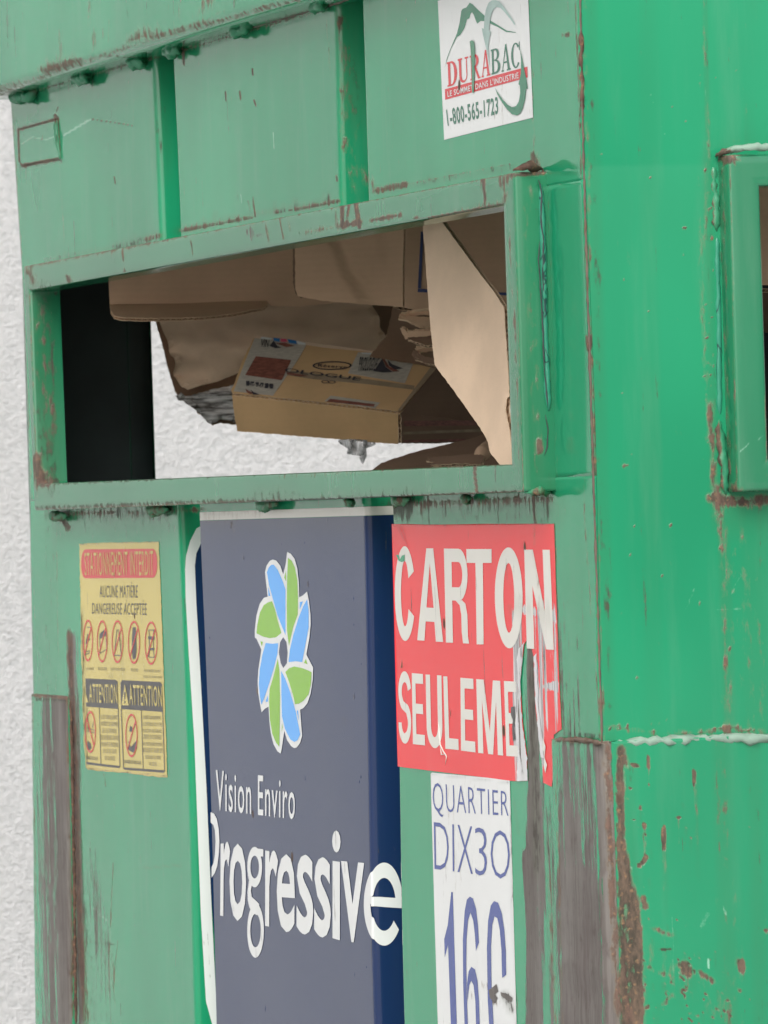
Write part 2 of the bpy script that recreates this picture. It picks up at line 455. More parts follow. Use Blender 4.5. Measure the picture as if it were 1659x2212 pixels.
def bar(a, b, w, h=None):
    (x1, y1), (x2, y2) = a, b; d = np.array([x2 - x1, y2 - y1], float); d /= np.linalg.norm(d) + 1e-9
    n_ = np.array([-d[1], d[0]]) * w / 2
    return [(x1 + n_[0], y1 + n_[1]), (x2 + n_[0], y2 + n_[1]), (x2 - n_[0], y2 - n_[1]), (x1 - n_[0], y1 - n_[1])]
def sq(x0, y0, x1, y1): return [(x0, y0), (x1, y0), (x1, y1), (x0, y1)]
# heavy grotesque capitals in a unit box (y up)
T_ = .305; TB = .155
BLK = {
 'C': [ringsec(.5, .5, .5, .5, T_, TB, 28, 332, 36)],
 'O': [ringsec(.5, .5, .5, .5, T_, TB, 0, 180, 26), ringsec(.5, .5, .5, .5, T_, TB, 180, 360, 26)],
 'A': [[(0, 0), (.28, 0), (.33, .21), (.36, .36), (.5, .84), (.5, 1), (.365, 1)],
       [(1, 0), (.635, 1), (.5, 1), (.5, .84), (.64, .36), (.67, .21), (.72, 0)], [(.33, .21), (.67, .21), (.64, .36), (.36, .36)]],
 'R': [sq(0, 0, T_, 1), [(T_, 1), (T_, .86), (.58, .86)] + arc(.58, .725, .16, .135, 90, -90, 10) + [(T_, .59), (T_, .45), (.6, .45)] + arc(.6, .725, .36, .275, -90, 90, 12),
       [(.45, .45), (.62, .40), (.68, .3), (.69, .12), (.74, 0), (1, 0), (.955, .08), (.94, .3), (.86, .42), (.72, .455)]],
 'T': [sq(0, .855, 1, 1), sq(.35, 0, .65, .855)],
 'N': [sq(0, 0, .28, 1), [(.28, 1), (.28, .64), (.72, 0), (.72, .38), (.34, 1)], sq(.72, 0, 1, 1)],
 'S': [arc(.5, .72, .5, .28, 10, 180, 14) + arc(.5, .72, .5, .27, 180, 245, 6) + [(.62, .42)] + arc(.5, .28, .24, .13, 40, -90, 8) + arc(.5, .29, .25, .15, -90, -180, 6) + arc(.5, .29, .5, .29, 180, 360, 14) + arc(.5, .30, .5, .27, 0, 62, 6) + [(.40, .585)] + arc(.5, .72, .24, .13, 220, 90, 8) + arc(.5, .70, .25, .15, 90, 12, 6)],
 'E': [sq(0, 0, .3, 1), sq(.3, .86, .97, 1), sq(.3, .435, .9, .575), sq(.3, 0, 1, .145)],
 'U': [[(0, 1), (0, .3)] + arc(.5, .3, .5, .3, 180, 360, 18) + [(1, 1), (.72, 1), (.72, .3)] + arc(.5, .3, .22, .15, 360, 180, 12) + [(.28, 1)]],
 'L': [sq(0, 0, .31, 1), sq(.31, 0, 1, .15)],
 'M': [sq(0, 0, .21, 1), [(.21, 1), (.21, .72), (.40, 0), (.5, 0), (.5, .30), (.31, 1)], [(.79, 1), (.69, 1), (.5, .30), (.5, 0), (.60, 0), (.79, .72)], sq(.79, 0, 1, 1)],
}
def serif(ch):
    s = .07
    def stem(x0, x1, a=.10): return [sq(x0, s, x1, 1 - s), sq(max(0, x0 - a), 0, x1 + a, s), sq(max(0, x0 - a), 1 - s, x1 + a, 1)]
    if ch == 'D': return stem(.1, .34) + [[(.34, 1), (.34, .93)] + arc(.42, .5, .30, .43, 90, -90, 12) + [(.34, .07), (.34, 0)] + arc(.45, .5, .55, .5, -90, 90, 14)]
    if ch == 'U': return [sq(.0, .93, .42, 1), sq(.66, .93, 1, 1), [(.1, .93), (.1, .28)] + arc(.48, .28, .38, .28, 180, 360, 12) + [(.86, .93), (.78, .93), (.78, .28)] + arc(.55, .28, .23, .2, 360, 180, 10) + [(.32, .93)]]
    if ch == 'R': return stem(.08, .3) + [[(.3, 1), (.3, .93), (.5, .93)] + arc(.46, .74, .17, .19, 80, -90, 8) + [(.3, .55), (.3, .48), (.5, .48)] + arc(.5, .74, .36, .26, -90, 90, 10), [(.42, .48), (.60, .5), (.9, .06), (1, .05), (1, 0), (.74, 0)]]
    if ch == 'A': return [[(.08, .06), (.16, .06), (.5, .82), (.5, 1), (.46, 1)], [(.5, 1), (.5, .82), (.66, .06), (.9, .06), (.6, 1)], sq(.27, .30, .62, .36), sq(0, 0, .26, .06), sq(.58, 0, 1, .06)]
    if ch == 'B': return stem(.08, .3) + [[(.3, 1), (.3, .93), (.48, .93)] + arc(.45, .75, .18, .18, 80, -90, 8) + [(.3, .57), (.3, .54), (.5, .53)] + arc(.5, .765, .38, .235, -80, 90, 10), [(.3, .53), (.48, .5)] + arc(.46, .29, .24, .21, 80, -90, 8) + [(.3, .07), (.3, 0), (.5, 0)] + arc(.5, .27, .48, .27, -90, 80, 10)]
    if ch == 'C': return [ringsec(.52, .5, .52, .5, .24, .06, 40, 320, 26), [(.88, .82), (.93, .66), (1, .66), (1, 1), (.94, 1)]]
def letters(name, items, surf, off, mat, parent, wear=None, font=None, sub=None):
    """items: (char, TL, TR, BR, BL)"""
    V = []; Fc = []; k = 0
    for ch, *q in items:
        for i, pc in enumerate(font(ch) if font else BLK[ch]):
            v2, f = poly_tri(pc, sub); v = surf(quadmap(v2, q), off + .00004 * i)
            V.append(v); Fc += [tuple(a + k for a in g) for g in f]; k += len(v)
    o = obj(name, np.vstack(V), Fc, mat, parent, False, wear); face_out(o); return o

def bead(name, path, rad, mat, parent, seed=0, lump=.35, seg=8, wear=None, step=.004, flatn=None):
    """an uneven weld or sealant bead along a path of 3-D points"""
    P = [np.array(p, float) for p in path]; pts = []
    for i in range(len(P) - 1):
        k = max(1, int(np.linalg.norm(P[i + 1] - P[i]) / step))
        pts += [P[i] + (P[i + 1] - P[i]) * j / k for j in range(k)]
    pts.append(P[-1]); pts = np.array(pts)
    V = []; Fc = []; n_ = len(pts)
    for i, p in enumerate(pts):
        d = pts[min(i + 1, n_ - 1)] - pts[max(i - 1, 0)]; d /= np.linalg.norm(d) + 1e-12
        u = np.cross(d, (.31, .77, .55)); u /= np.linalg.norm(u); v = np.cross(d, u)
        taper = min(1, (i + .4) / 2.5, (n_ - i - .6) / 2.5)
        for j in range(seg):
            a = 2 * math.pi * j / seg; w_ = math.cos(a) * u + math.sin(a) * v
            q = Vector(p * 160 + w_ * .9 + seed * 3.7)
            r = rad * taper * (1 + lump * 1.6 * noise.noise(q) + lump * .6 * noise.noise(q * .3))
            V.append(p + w_ * r)
    for i in range(n_ - 1):
        for j in range(seg):
            a = i * seg + j; b = i * seg + (j + 1) % seg
            Fc.append((a, b, b + seg, a + seg))
    Fc.append(tuple(range(seg))[::-1]); Fc.append(tuple((n_ - 1) * seg + j for j in range(seg)))
    return obj(name, np.array(V), Fc, mat, parent, True, wear)

def ringframe(name, fo, fi, n_len, plane, mat, parent, wear):
    """rectangular tube frame; fo / fi: outer and inner corner points (TL TR BR BL) on its front face; plane(p, depth) pushes a point back"""
    sec = []
    r = .1
    for a in range(180, 271, 30): sec.append((r + r * math.cos(math.radians(a)), r + r * math.sin(math.radians(a))))
    for a in range(270, 361, 30): sec.append((1 - r + r * math.cos(math.radians(a)), r + r * math.sin(math.radians(a))))
    sec = [(0, 1.15), (0, .8), (0, .5), (0, .3)] + sec[:1] + sec[1:4] + [(.3, 0), (.5, 0), (.7, 0)] + sec[4:] + [(1, .3), (1, .5), (1, .8), (1, 1.15)]
    V = []; Fc = []; k = 0; ns = len(sec)
    fo = np.array(fo); fi = np.array(fi)
    for s in range(4):
        a, b = s, (s + 1) % 4
        rows = n_len[s]
        for i in range(rows):
            t = i / (rows - 1)
            O = fo[a] * (1 - t) + fo[b] * t; I = fi[a] * (1 - t) + fi[b] * t
            for (w_, d_) in sec: V.append(plane(O * (1 - w_) + I * w_, d_))
        Fc += gridfaces(rows, ns, k); k += rows * ns
    o = obj(name, np.array(V), Fc, mat, parent, False, wear)
    bm = bmesh.new(); bm.from_mesh(o.data); bmesh.ops.remove_doubles(bm, verts=bm.verts, dist=1e-5)
    bmesh.ops.recalc_face_normals(bm, faces=bm.faces); bm.to_mesh(o.data); bm.free()
    for p in o.data.polygons: p.use_smooth = True
    return o

# ------------------------------------------------------------------ the setting
g = obj('ground', [(-60, -60, 0), (60, -60, 0), (60, 60, 0), (-60, 60, 0)], [(0, 1, 2, 3)], M['ground']); g['kind'] = 'structure'
WX = -4.6
def wallmesh():
    ys = np.linspace(-9, 14, 3); V = []
    V = [(WX, -9, 0), (WX, 14, 0), (WX, 14, 5.5), (WX, -9, 5.5), (WX - .3, -9, 0), (WX - .3, 14, 0), (WX - .3, 14, 5.5), (WX - .3, -9, 5.5)]
    return V, [(0, 1, 2, 3), (5, 4, 7, 6), (4, 0, 3, 7), (1, 5, 6, 2), (3, 2, 6, 7)]
V, Fc = wallmesh()
w = obj('stucco_wall', V, Fc, M['stucco'])
tag(w, 'rough white stucco wall of the building behind the green container', 'wall')

# ------------------------------------------------------------------ the container
C = empty('recycling_container', (-1.0, .5, 0), 'big green steel cardboard recycling container with rusty edges, stickers and wide slot', 'container')
ROOTC = C
FT = .0315
# opening frame corner points on its own front plane
fo = onY([(50, 575), (1110, 372), (1131, 1062), (75, 1103)], -FT)
fi = onY([(64, 628), (1086, 444), (1104, 1003), (80, 1045)], -FT)
zt_o, zb_o = fo[:2, 2].mean(), fo[2:, 2].mean()
zt_i, zb_i = fi[:2, 2].mean(), fi[2:, 2].mean()
xl_o, xr_o = fo[[0, 3], 0].mean(), fo[[1, 2], 0].mean()
xl_i, xr_i = fi[[0, 3], 0].mean(), fi[[1, 2], 0].mean()
lipz = onY([(200, 161)], 0)[0, 2]
print('opening', xl_o, xr_o, zt_o, zb_o, xl_i, xr_i, zt_i, zb_i, 'lip', lipz, fo, fi)
XL = -2.0; DEP = 1.05; ZTOP = 2.12; ZBOT = .14

def Ds(x, y, s=4): return ('R', [(x, y)], (3 * s / 4, s), .8)
up_wear = [
 ('G', [(388, 499), (430, 489), (505, 472)], (20, 13), .42), ('R', [(390, 498), (540, 470)], 8, .6), ('G', [(540, 465), (610, 452)], 9, .38),
 ('G', [(590, 458), (700, 438)], (18, 14), .42), ('R', [(640, 452), (730, 434)], 8, .6), ('G', [(250, 535), (300, 522), (346, 508)], 14, .5), ('R', [(315, 516), (345, 508)], 9, .55),
 ('G', [(100, 562), (240, 535)], 8, .32), ('G', [(800, 415), (1110, 362)], 9, .34), ('R', [(815, 412), (875, 398)], 12, .62), ('R', [(860, 402), (1100, 355)], 5, .4),
 ('G', [(20, 208), (200, 162), (400, 108), (760, 2)], (14, 11), .5), ('R', [(40, 205), (380, 112), (700, 20)], 5, .5),
 ('G', [(60, 212)], (20, 14), .6), ('G', [(150, 185)], (12, 18), .5), ('G', [(200, 180)], (8, 18), .6), ('G', [(305, 145)], (10, 20), .5), ('R', [(395, 110), (398, 135)], (6, 12), .7),
 ('R', [(40, 282), (42, 347), (50, 359), (128, 344)], 3.6, 1.0), ('R', [(40, 281), (125, 257)], 5, 1.0), ('G', [(40, 281), (125, 257)], (7, 9), .4), ('G', [(45, 360), (130, 348)], (7, 8), .45),
 ('R', [(120, 250)], 6, .9), ('R', [(125, 232), (122, 240)], 3, .7),
 ('A', [(138, 292), (195, 258)], 3.2, .9), ('R', [(196, 257), (286, 271)], 1.8, .72), ('R', [(289, 215), (288, 270)], 1.6, .45), ('A', [(45, 312), (70, 296), (100, 302), (125, 292)], 2.4, .8), ('R', [(48, 312), (70, 297), (100, 303)], 1.5, .5),
 ('R', [(128, 350), (142, 565)], 2.2, .36, .26), ('R', [(545, 150), (546, 160)], (3, 5), .95), ('R', [(487, 200), (488, 216)], (3, 7), .8), ('R', [(518, 200), (520, 212)], (3, 6), .85), ('R', [(549, 218), (552, 226)], (3, 5), .8),
 ('R', [(553, 160), (556, 190)], 2, .5), ('R', [(247, 384), (249, 394)], (2.5, 6), .8), ('R', [(547, 430), (550, 460)], (3, 12), .6), ('R', [(535, 433), (540, 455)], 3, .5),
 ('R', [(706, 60), (712, 150)], (4, 30), .36), ('R', [(735, 0), (742, 120)], (22, 60), .28), ('R', [(742, 120), (762, 420)], (24, 60), .31), ('R', [(727, 380), (728, 392)], 4, .7),
 ('R', [(772, 365), (800, 395)], (18, 26), .42), ('R', [(1225, 75)], (22, 9), .55), ('R', [(1243, 0), (1262, 560)], (4, 200), .5), ('R', [(1150, 150), (1156, 400)], (6, 60), .33), ('R', [(1154, 335), (1160, 365)], (14, 18), .6),
 ('R', [(27, 240), (48, 560)], 3, .36), ('A', [(590, 285), (592, 320)], 1.5, .7), ('A', [(520, 420), (522, 440)], 1.3, .8),
]
def ragged(a, b, n_, lmin, lmax, wd, st, up=False, ch='G'):
    o = []
    for i in range(n_):
        t = random.random(); x = a[0] + (b[0] - a[0]) * t; y = a[1] + (b[1] - a[1]) * t
        l = lmin + (lmax - lmin) * random.random() ** 2.2; w_ = wd * random.uniform(.5, 1.5)
        o.append((ch, [(x, y), (x + l * .03, y - l if up else y + l)], (w_, 5), st * random.uniform(.6, 1.1), st * .35))
    return o
up_wear += ragged((390, 500), (505, 474), 20, 3, 26, 6, .75, True) + ragged((590, 460), (722, 434), 22, 3, 26, 6, .75, True) + ragged((255, 536), (344, 511), 14, 3, 22, 5, .7, True) + ragged((60, 567), (250, 532), 10, 2, 12, 5, .5, True) + ragged((800, 416), (1100, 362), 24, 2, 14, 7, .55, True) + ragged((30, 206), (320, 124), 18, 6, 40, 4, .5) + ragged((375, 112), (720, 12), 20, 6, 40, 4, .5) + ragged((390, 498), (720, 436), 18, 2, 10, 7, .8, True, 'R')
up_wear += [('G', [(30, 225), (330, 140)], (60, 46), .22), ('G', [(375, 130), (720, 30)], (60, 46), .22), ('G', [(800, 30), (1240, 0)], (60, 60), .15), ('G', [(335, 115), (350, 300)], (30, 120), .35), ('G', [(735, 0), (760, 200)], (36, 120), .4)]
U = sheet('upper_panel', UP, zt_o - .012, lipz + .05, .002, M['paint'], C, up_wear)
lo_wear = [
 ('G', [(110, 1112), (250, 1108), (385, 1103)], (26, 26), .55), ('R', [(118, 1110), (240, 1107)], (15, 9), .55), ('R', [(132, 1115), (146, 1140)], (9, 14), .75), ('R', [(122, 1130), (126, 1420)], 3, .38, .26),
 ('G', [(330, 1115)], (28, 22), .6), ('R', [(395, 1102), (430, 1100)], (30, 10), .5),
 ('G', [(850, 1088), (950, 1090), (1060, 1088), (1190, 1080)], (22, 30), .5), ('G', [(852, 1095), (880, 1100)], (22, 40), .78), ('R', [(900, 1090), (1190, 1078)], (16, 14), .5),
 ('R', [(1152, 1078), (1156, 1135), (1154, 1180)], (7, 12), .75, .5), ('G', [(1152, 1080), (1156, 1130)], (10, 12), .5),
 ('R', [(150, 1375), (160, 1640), (172, 2000), (185, 2212)], (9, 30), .78), ('B', [(155, 1385), (165, 1700), (176, 2212)], (15, 30), .62), ('G', [(162, 1500), (170, 2212)], (13, 30), .5),
 ('G', [(180, 1980), (205, 2212)], (24, 60), .4), ('R', [(175, 2000), (190, 2212)], (12, 40), .5), ('R', [(245, 1860), (240, 1960), (232, 2150)], 2, .5), ('R', [(255, 2030), (240, 2160)], 2, .55), ('G', [(190, 2035), (240, 2040)], (20, 5), .55), ('B', [(200, 1870), (235, 2180)], (26, 80), .33),
 ('A', [(200, 1960), (232, 1990)], 2, .8), ('R', [(225, 1670), (228, 1700)], 3, .5), ('G', [(320, 1875), (375, 1870)], (30, 3), .4), ('R', [(240, 2080), (262, 2200)], (12, 40), .38),
 ('B', [(1152, 1395), (1150, 1500), (1155, 1620), (1150, 1850), (1150, 2212)], (17, 30), 1.0), ('B', [(1163, 1700), (1168, 1900), (1160, 2212)], (16, 40), .62), ('B', [(1140, 1860), (1150, 2000), (1155, 2212)], (17, 40), 1.1), ('B', [(1185, 1760), (1195, 2212)], (14, 60), .36),
 ('G', [(1150, 1420), (1156, 1700), (1160, 1850)], (12, 60), .62), ('G', [(1180, 1830), (1205, 2212)], (12, 60), .4), ('R', [(1186, 1900), (1200, 2212)], (8, 60), .4),
 ('G', [(1110, 1730), (1120, 1800)], 5, .3), ('B', [(1205, 1380), (1235, 1580)], (34, 130), .27), ('G', [(1215, 1480), (1232, 1590)], (34, 90), .34), ('G', [(1195, 1585), (1300, 1590)], (20, 12), .5),
 ('R', [(1262, 1110), (1298, 1590)], (4, 200), .42), ('R', [(1198, 1090), (1215, 1580)], 2.5, .34),
]
lo_wear += ragged((848, 1086), (1195, 1076), 60, 8, 62, 7, .8) + ragged((848, 1088), (930, 1086), 16, 20, 60, 7, .95) + ragged((112, 1112), (385, 1102), 34, 4, 40, 6, .7) + ragged((112, 1112), (385, 1102), 14, 4, 26, 6, .7, False, 'R') + ragged((900, 1084), (1190, 1078), 14, 6, 34, 6, .6, False, 'R')
lo_wear += [('G', [(110, 1135), (385, 1125)], (60, 60), .3), ('G', [(850, 1110), (1195, 1100)], (40, 60), .4), ('G', [(200, 1800), (230, 2212)], (60, 200), .2), ('G', [(110, 1200), (120, 1500)], (40, 200), .2), ('G', [(1240, 1300), (1270, 1590)], (40, 160), .2)]
Lw = sheet('lower_panel', LO, ZBOT, zb_o + .012, .0026, M['paint'], C, lo_wear)
# posts beside the slot
def post(xa, xb, wear):
    ns = int((zt_o - zb_o) / .005); V = []; nc = max(4, int(abs(xb(1.6) - xa(1.6)) / .006))
    for z in np.linspace(zt_o - .012, zb_o + .012, ns):
        for t in np.linspace(0, 1, nc):
            x = xa(z) * (1 - t) + xb(z) * t; V.append((x, dent(x, z), z))
    return obj('corner_post', np.array(V), gridfaces(ns, nc), M['paint'], C, True, wear, solid=-.003)
mixr = lambda z: UP['right'](zt_o) + (LO['right'](zb_o) - UP['right'](zt_o)) * (z - zt_o) / (zb_o - zt_o)
mixl = lambda z: UP['left'](zt_o) + (LO['left'](zb_o) - UP['left'](zt_o)) * (z - zt_o) / (zb_o - zt_o)
post(lambda z: xr_o - .012, mixr, [('R', [(1262, 360), (1275, 740), (1285, 1090)], (4, 60), .5), ('R', [(1270, 740)], (7, 24), .85), ('R', [(1180, 380), (1200, 1070)], (10, 60), .3), ('G', [(1190, 1000), (1200, 1075)], (7, 40), .5)])
post(mixl, lambda z: xl_o + .012, [('R', [(48, 590), (70, 1100)], (3, 40), .45)])

# opening frame on the front
fr_wear = [('G', [(92, 640), (105, 1040)], (34, 60), .5), ('G', [(1120, 640), (1150, 1050)], (30, 60), .22), ('G', [(1165, 980), (1185, 1070)], (16, 40), .4),
 ('R', [(50, 578), (250, 540), (400, 511)], (8, 4.5), .56), ('R', [(400, 511), (780, 438), (1110, 375)], (10, 4), .46), ('R', [(66, 585), (72, 610)], (7, 18), .6), ('R', [(60, 590)], 9, .6), ('R', [(80, 605)], (4, 14), .6),
 ('R', [(146, 594), (150, 606)], (9, 8), .72), ('G', [(150, 600)], (9, 6), .4), ('R', [(265, 543), (267, 568)], (3, 10), .85), ('R', [(268, 585)], (5, 5), .75), ('R', [(205, 580), (215, 580)], 5, .65), ('R', [(412, 520), (416, 545)], (2.6, 10), .85),
 ('B', [(535, 500), (555, 510)], (22, 18), .45), ('R', [(575, 490), (580, 520)], (4, 14), .6), ('R', [(603, 470), (612, 512)], (3, 14), .75), ('R', [(622, 478), (626, 500)], (3, 10), .6), ('R', [(725, 462), (730, 492)], (5, 16), .6),
 ('R', [(738, 445), (740, 492)], (6, 10), 1.0), ('R', [(755, 442), (750, 465)], (4, 14), .85), ('R', [(768, 438), (776, 488)], (7, 10), .95), ('R', [(738, 488), (780, 482)], 6, .9), ('R', [(660, 500), (780, 486)], (10, 4), .5),
 ('R', [(800, 474), (860, 466), (900, 470)], (12, 5), .75), ('R', [(930, 470), (1085, 440)], (14, 5), .62), ('R', [(1043, 388), (1048, 428)], (6, 14), .85), ('R', [(1082, 390), (1090, 425)], (8, 24), .62), ('R', [(1100, 380), (1085, 395)], (14, 12), .65),
 ('G', [(64, 625), (560, 536), (1085, 443)], (8, 4), .36), ('G', [(650, 505), (900, 465)], (10, 5), .45),
 ('R', [(1097, 450), (1112, 700), (1120, 1000)], (2.5, 60), .55), ('R', [(1111, 380), (1120, 700), (1131, 1055)], (3, 60), .45), ('R', [(1100, 500), (1110, 740)], (5, 60), .34),
 ('R', [(1130, 350), (1175, 365)], (30, 18), .9), ('R', [(1110, 378), (1170, 372)], (16, 8), .8), ('R', [(1176, 380), (1196, 1070)], (5, 60), .2),
 ('R', [(1130, 480), (1135, 640)], (16, 90), .22), ('R', [(1150, 640), (1165, 960)], (10, 90), .24), ('R', [(1142, 560), (1160, 1000)], (20, 120), .2), ('R', [(1160, 935), (1163, 975)], (4, 16), .8), ('R', [(1146, 425), (1148, 560)], (3, 60), .3),
 ('G', [(82, 1098), (400, 1085), (760, 1078), (1110, 1063)], (16, 8), .62), ('R', [(82, 1100), (600, 1080)], (12, 4), .5), ('G', [(560, 1065), (640, 1070)], (30, 20), .42), ('G', [(700, 1070), (900, 1060)], (30, 16), .36),
 ('R', [(1026, 1010), (1030, 1060)], (5, 10), .95), ('G', [(80, 1048), (500, 1028), (1104, 1004)], (10, 5), .55), ('R', [(600, 1030), (1000, 1008)], (14, 4), .34),
 ('R', [(70, 990), (90, 1042)], (34, 22), .7), ('G', [(85, 1035), (118, 1040)], (20, 14), .7), ('R', [(85, 700), (105, 900)], (24, 120), .34), ('G', [(66, 640), (120, 632)], (20, 9), .5), ('R', [(64, 640), (80, 1040)], (3, 60), .5),
]
FRM = ringframe('opening_frame', fo, fi, (360, 110, 360, 110), lambda p, d: p + np.array([0, d * FT, 0]), M['frame'], C, fr_wear)
FRM['label'] = 'wide rusty frame around the long front slot'
# beads on the frame
def yb(x, y, d=0.0): return onY([(x, y)], d)[0]
bead('weld_bead', [yb(1108, 368, -FT), yb(1140, 358, -.02), yb(1172, 366, 0)], .0036, M['rustweld'], FRM, 1, .6, wear=[('R', [(1140, 362)], 90, .7)])
bead('weld_bead', [yb(1172, 366, -.001), yb(1176, 400, -.002)], .0035, M['rustweld'], FRM, 2, .5, wear=[('R', [(1172, 380)], 90, .8)])
def fw(x, y, d=.0): return onX([(x, y)], xr_o + d)[0]
bead('sealant_bead', [fw(1168, 398), fw(1173, 520), fw(1177, 700), fw(1185, 888)], .0030, M['sealant'], FRM, 3, .25)
for q_ in ([(1160, 400), (1164, 388), (1171, 420), (1168, 470), (1174, 520), (1172, 600), (1176, 640)], [(1166, 520), (1163, 560), (1169, 640), (1173, 720), (1176, 800), (1184, 880)], [(1156, 452), (1166, 452)], [(1178, 895), (1184, 930), (1182, 965), (1176, 985)], [(1176, 948), (1184, 950)], [(1165, 690), (1174, 688)]):
    bead('sealant_crack', [fw(x, y, .0029 if y < 890 else .0004) for x, y in q_], .0006, M['cardink'], FRM, 140, .6, 5)
bead('weld_bead', [yb(1182, 890, -.003), yb(1186, 1000, -.003), yb(1189, 1066, -.003)], .0028, M['weld'], FRM, 4, .4, wear=[('R', [(1198, 1000), (1198, 1070)], 30, .5)])
bead('weld_bead', [yb(1132, 1064, -FT + .002), yb(1165, 1062, -.018), yb(1190, 1064, 0)], .0035, M['weld'], FRM, 5, .5, wear=[('R', [(1160, 1070), (1195, 1075)], 30, .55), ('G', [(1150, 1076), (1200, 1080)], 22, .6)])
for i, (x, y, l) in enumerate([(128, 1112, 30), (342, 1099, 40), (580, 1087, 42), (866, 1079, 36), (758, 1081, 16), (1010, 1074, 20)]):
    bead('weld_bead', [yb(x - l / 2, y + 2, -.006), yb(x, y + 4, -.010), yb(x + l / 2, y, -.006)], .005, M['weld'], FRM, 10 + i, .75, wear=[('G', [(x, y + 12)], 30, .55), ('R', [(x, y - 4)], 40, .42)])

# top lip, an angle running along the top
LP = .042
def lip():
    prof = [(0.012, lipz), (-LP + .014, lipz)] + [(-LP + .014 + .014 * math.cos(math.radians(a)), lipz + .014 + .014 * math.sin(math.radians(a))) for a in range(-105, -181, -15)] + [(-LP, lipz + .03), (-LP, lipz + .06), (-LP, lipz + .09), (-LP, lipz + .12), (-LP, lipz + .14), (-LP + .008, lipz + .15), (.012, lipz + .15)]
    xs = np.linspace(XL - .03, .03, 330); V = [(x, y, z) for x in xs for y, z in prof]
    Fc = gridfaces(len(xs), len(prof)); k = len(prof); Fc.append(tuple(range(k))); Fc.append(tuple((len(xs) - 1) * k + j for j in range(k))[::-1])
    wr = [('R', [(0, 200), (110, 160), (300, 92), (420, 60), (640, 0)], (22, 10), .46), ('R', [(100, 150), (165, 132)], (28, 14), .62), ('R', [(280, 85), (350, 72)], (26, 9), .62), ('R', [(330, 80), (440, 45)], (24, 9), .5),
          ('G', [(5, 205), (60, 190)], (30, 12), .6), ('G', [(60, 195), (400, 95), (700, 8)], (22, 12), .45), ('R', [(190, 20), (205, 90)], (10, 40), .36), ('R', [(217, 0), (222, 80)], 2.5, .5), ('R', [(230, 60), (250, 92)], 3, .5),
          ('R', [(445, 0), (470, 20)], (26, 18), .5), ('R', [(555, 20), (580, 10)], (20, 8), .5), ('R', [(120, 70), (130, 100)], (6, 10), .5), ('R', [(268, 50), (280, 45)], (9, 6), .5), ('R', [(0, 190), (40, 180)], (16, 9), .5), ('R', [(185, 100), (210, 120), (300, 125)], 2.4, .6), ('R', [(385, 20), (392, 40)], (8, 10), .45)]
    return obj('top_lip', np.array(V), Fc, M['paint'], C, True, wr)
LIP = lip()
for i, (x, y, l) in enumerate([(55, 203, 50), (180, 166, 36), (301, 128, 30), (378, 103, 34), (526, 58, 44), (690, 6, 30)]):
    bead('weld_bead', [yb(x - l / 2, y + 2 + .29 * l / 2, -.004), yb(x - l / 6, y + 7, -.011), yb(x + l / 6, y + 3, -.011), yb(x + l / 2, y - .29 * l / 2, -.004)], .0058, M['weld'], LIP, 30 + i, .8, wear=[('G', [(x + l / 2, y + 5)], (12, 20), .6), ('R', [(x, y - 8)], (40, 7), .5)])
# dark seam under the lip
bead('weld_bead', [yb(22, 208, 0), yb(760, -3, 0)], .0014, M['rustweld'], LIP, 44, .6, step=.012)

# little welded plate, upper far corner
PL = spoly('name_plate', [(42, 282), (124, 258), (130, 341), (50, 356), (44, 350)], flat(0), .003, M['paint'], C, [('R', [(40, 281), (124, 257)], 4, .8), ('A', [(45, 312), (70, 296), (100, 302), (125, 292)], 2.0, .9), ('R', [(46, 312), (70, 297), (98, 303)], 1.4, .55), ('R', [(90, 285), (92, 300)], 1.6, .5), ('R', [(102, 285), (103, 303)], 1.6, .5), ('R', [(50, 355), (128, 341)], 3, .8)], 3)
PL.modifiers.new('thickness', 'SOLIDIFY').thickness = .0028
bead('weld_bead', [yb(120, 256, -.003), yb(124, 300, -.003), yb(130, 345, -.003)], .0026, M['weld'], PL, 50, .6, wear=[('R', [(120, 256)], 16, .8), ('G', [(121, 270), (124, 330)], (4, 40), .5)])

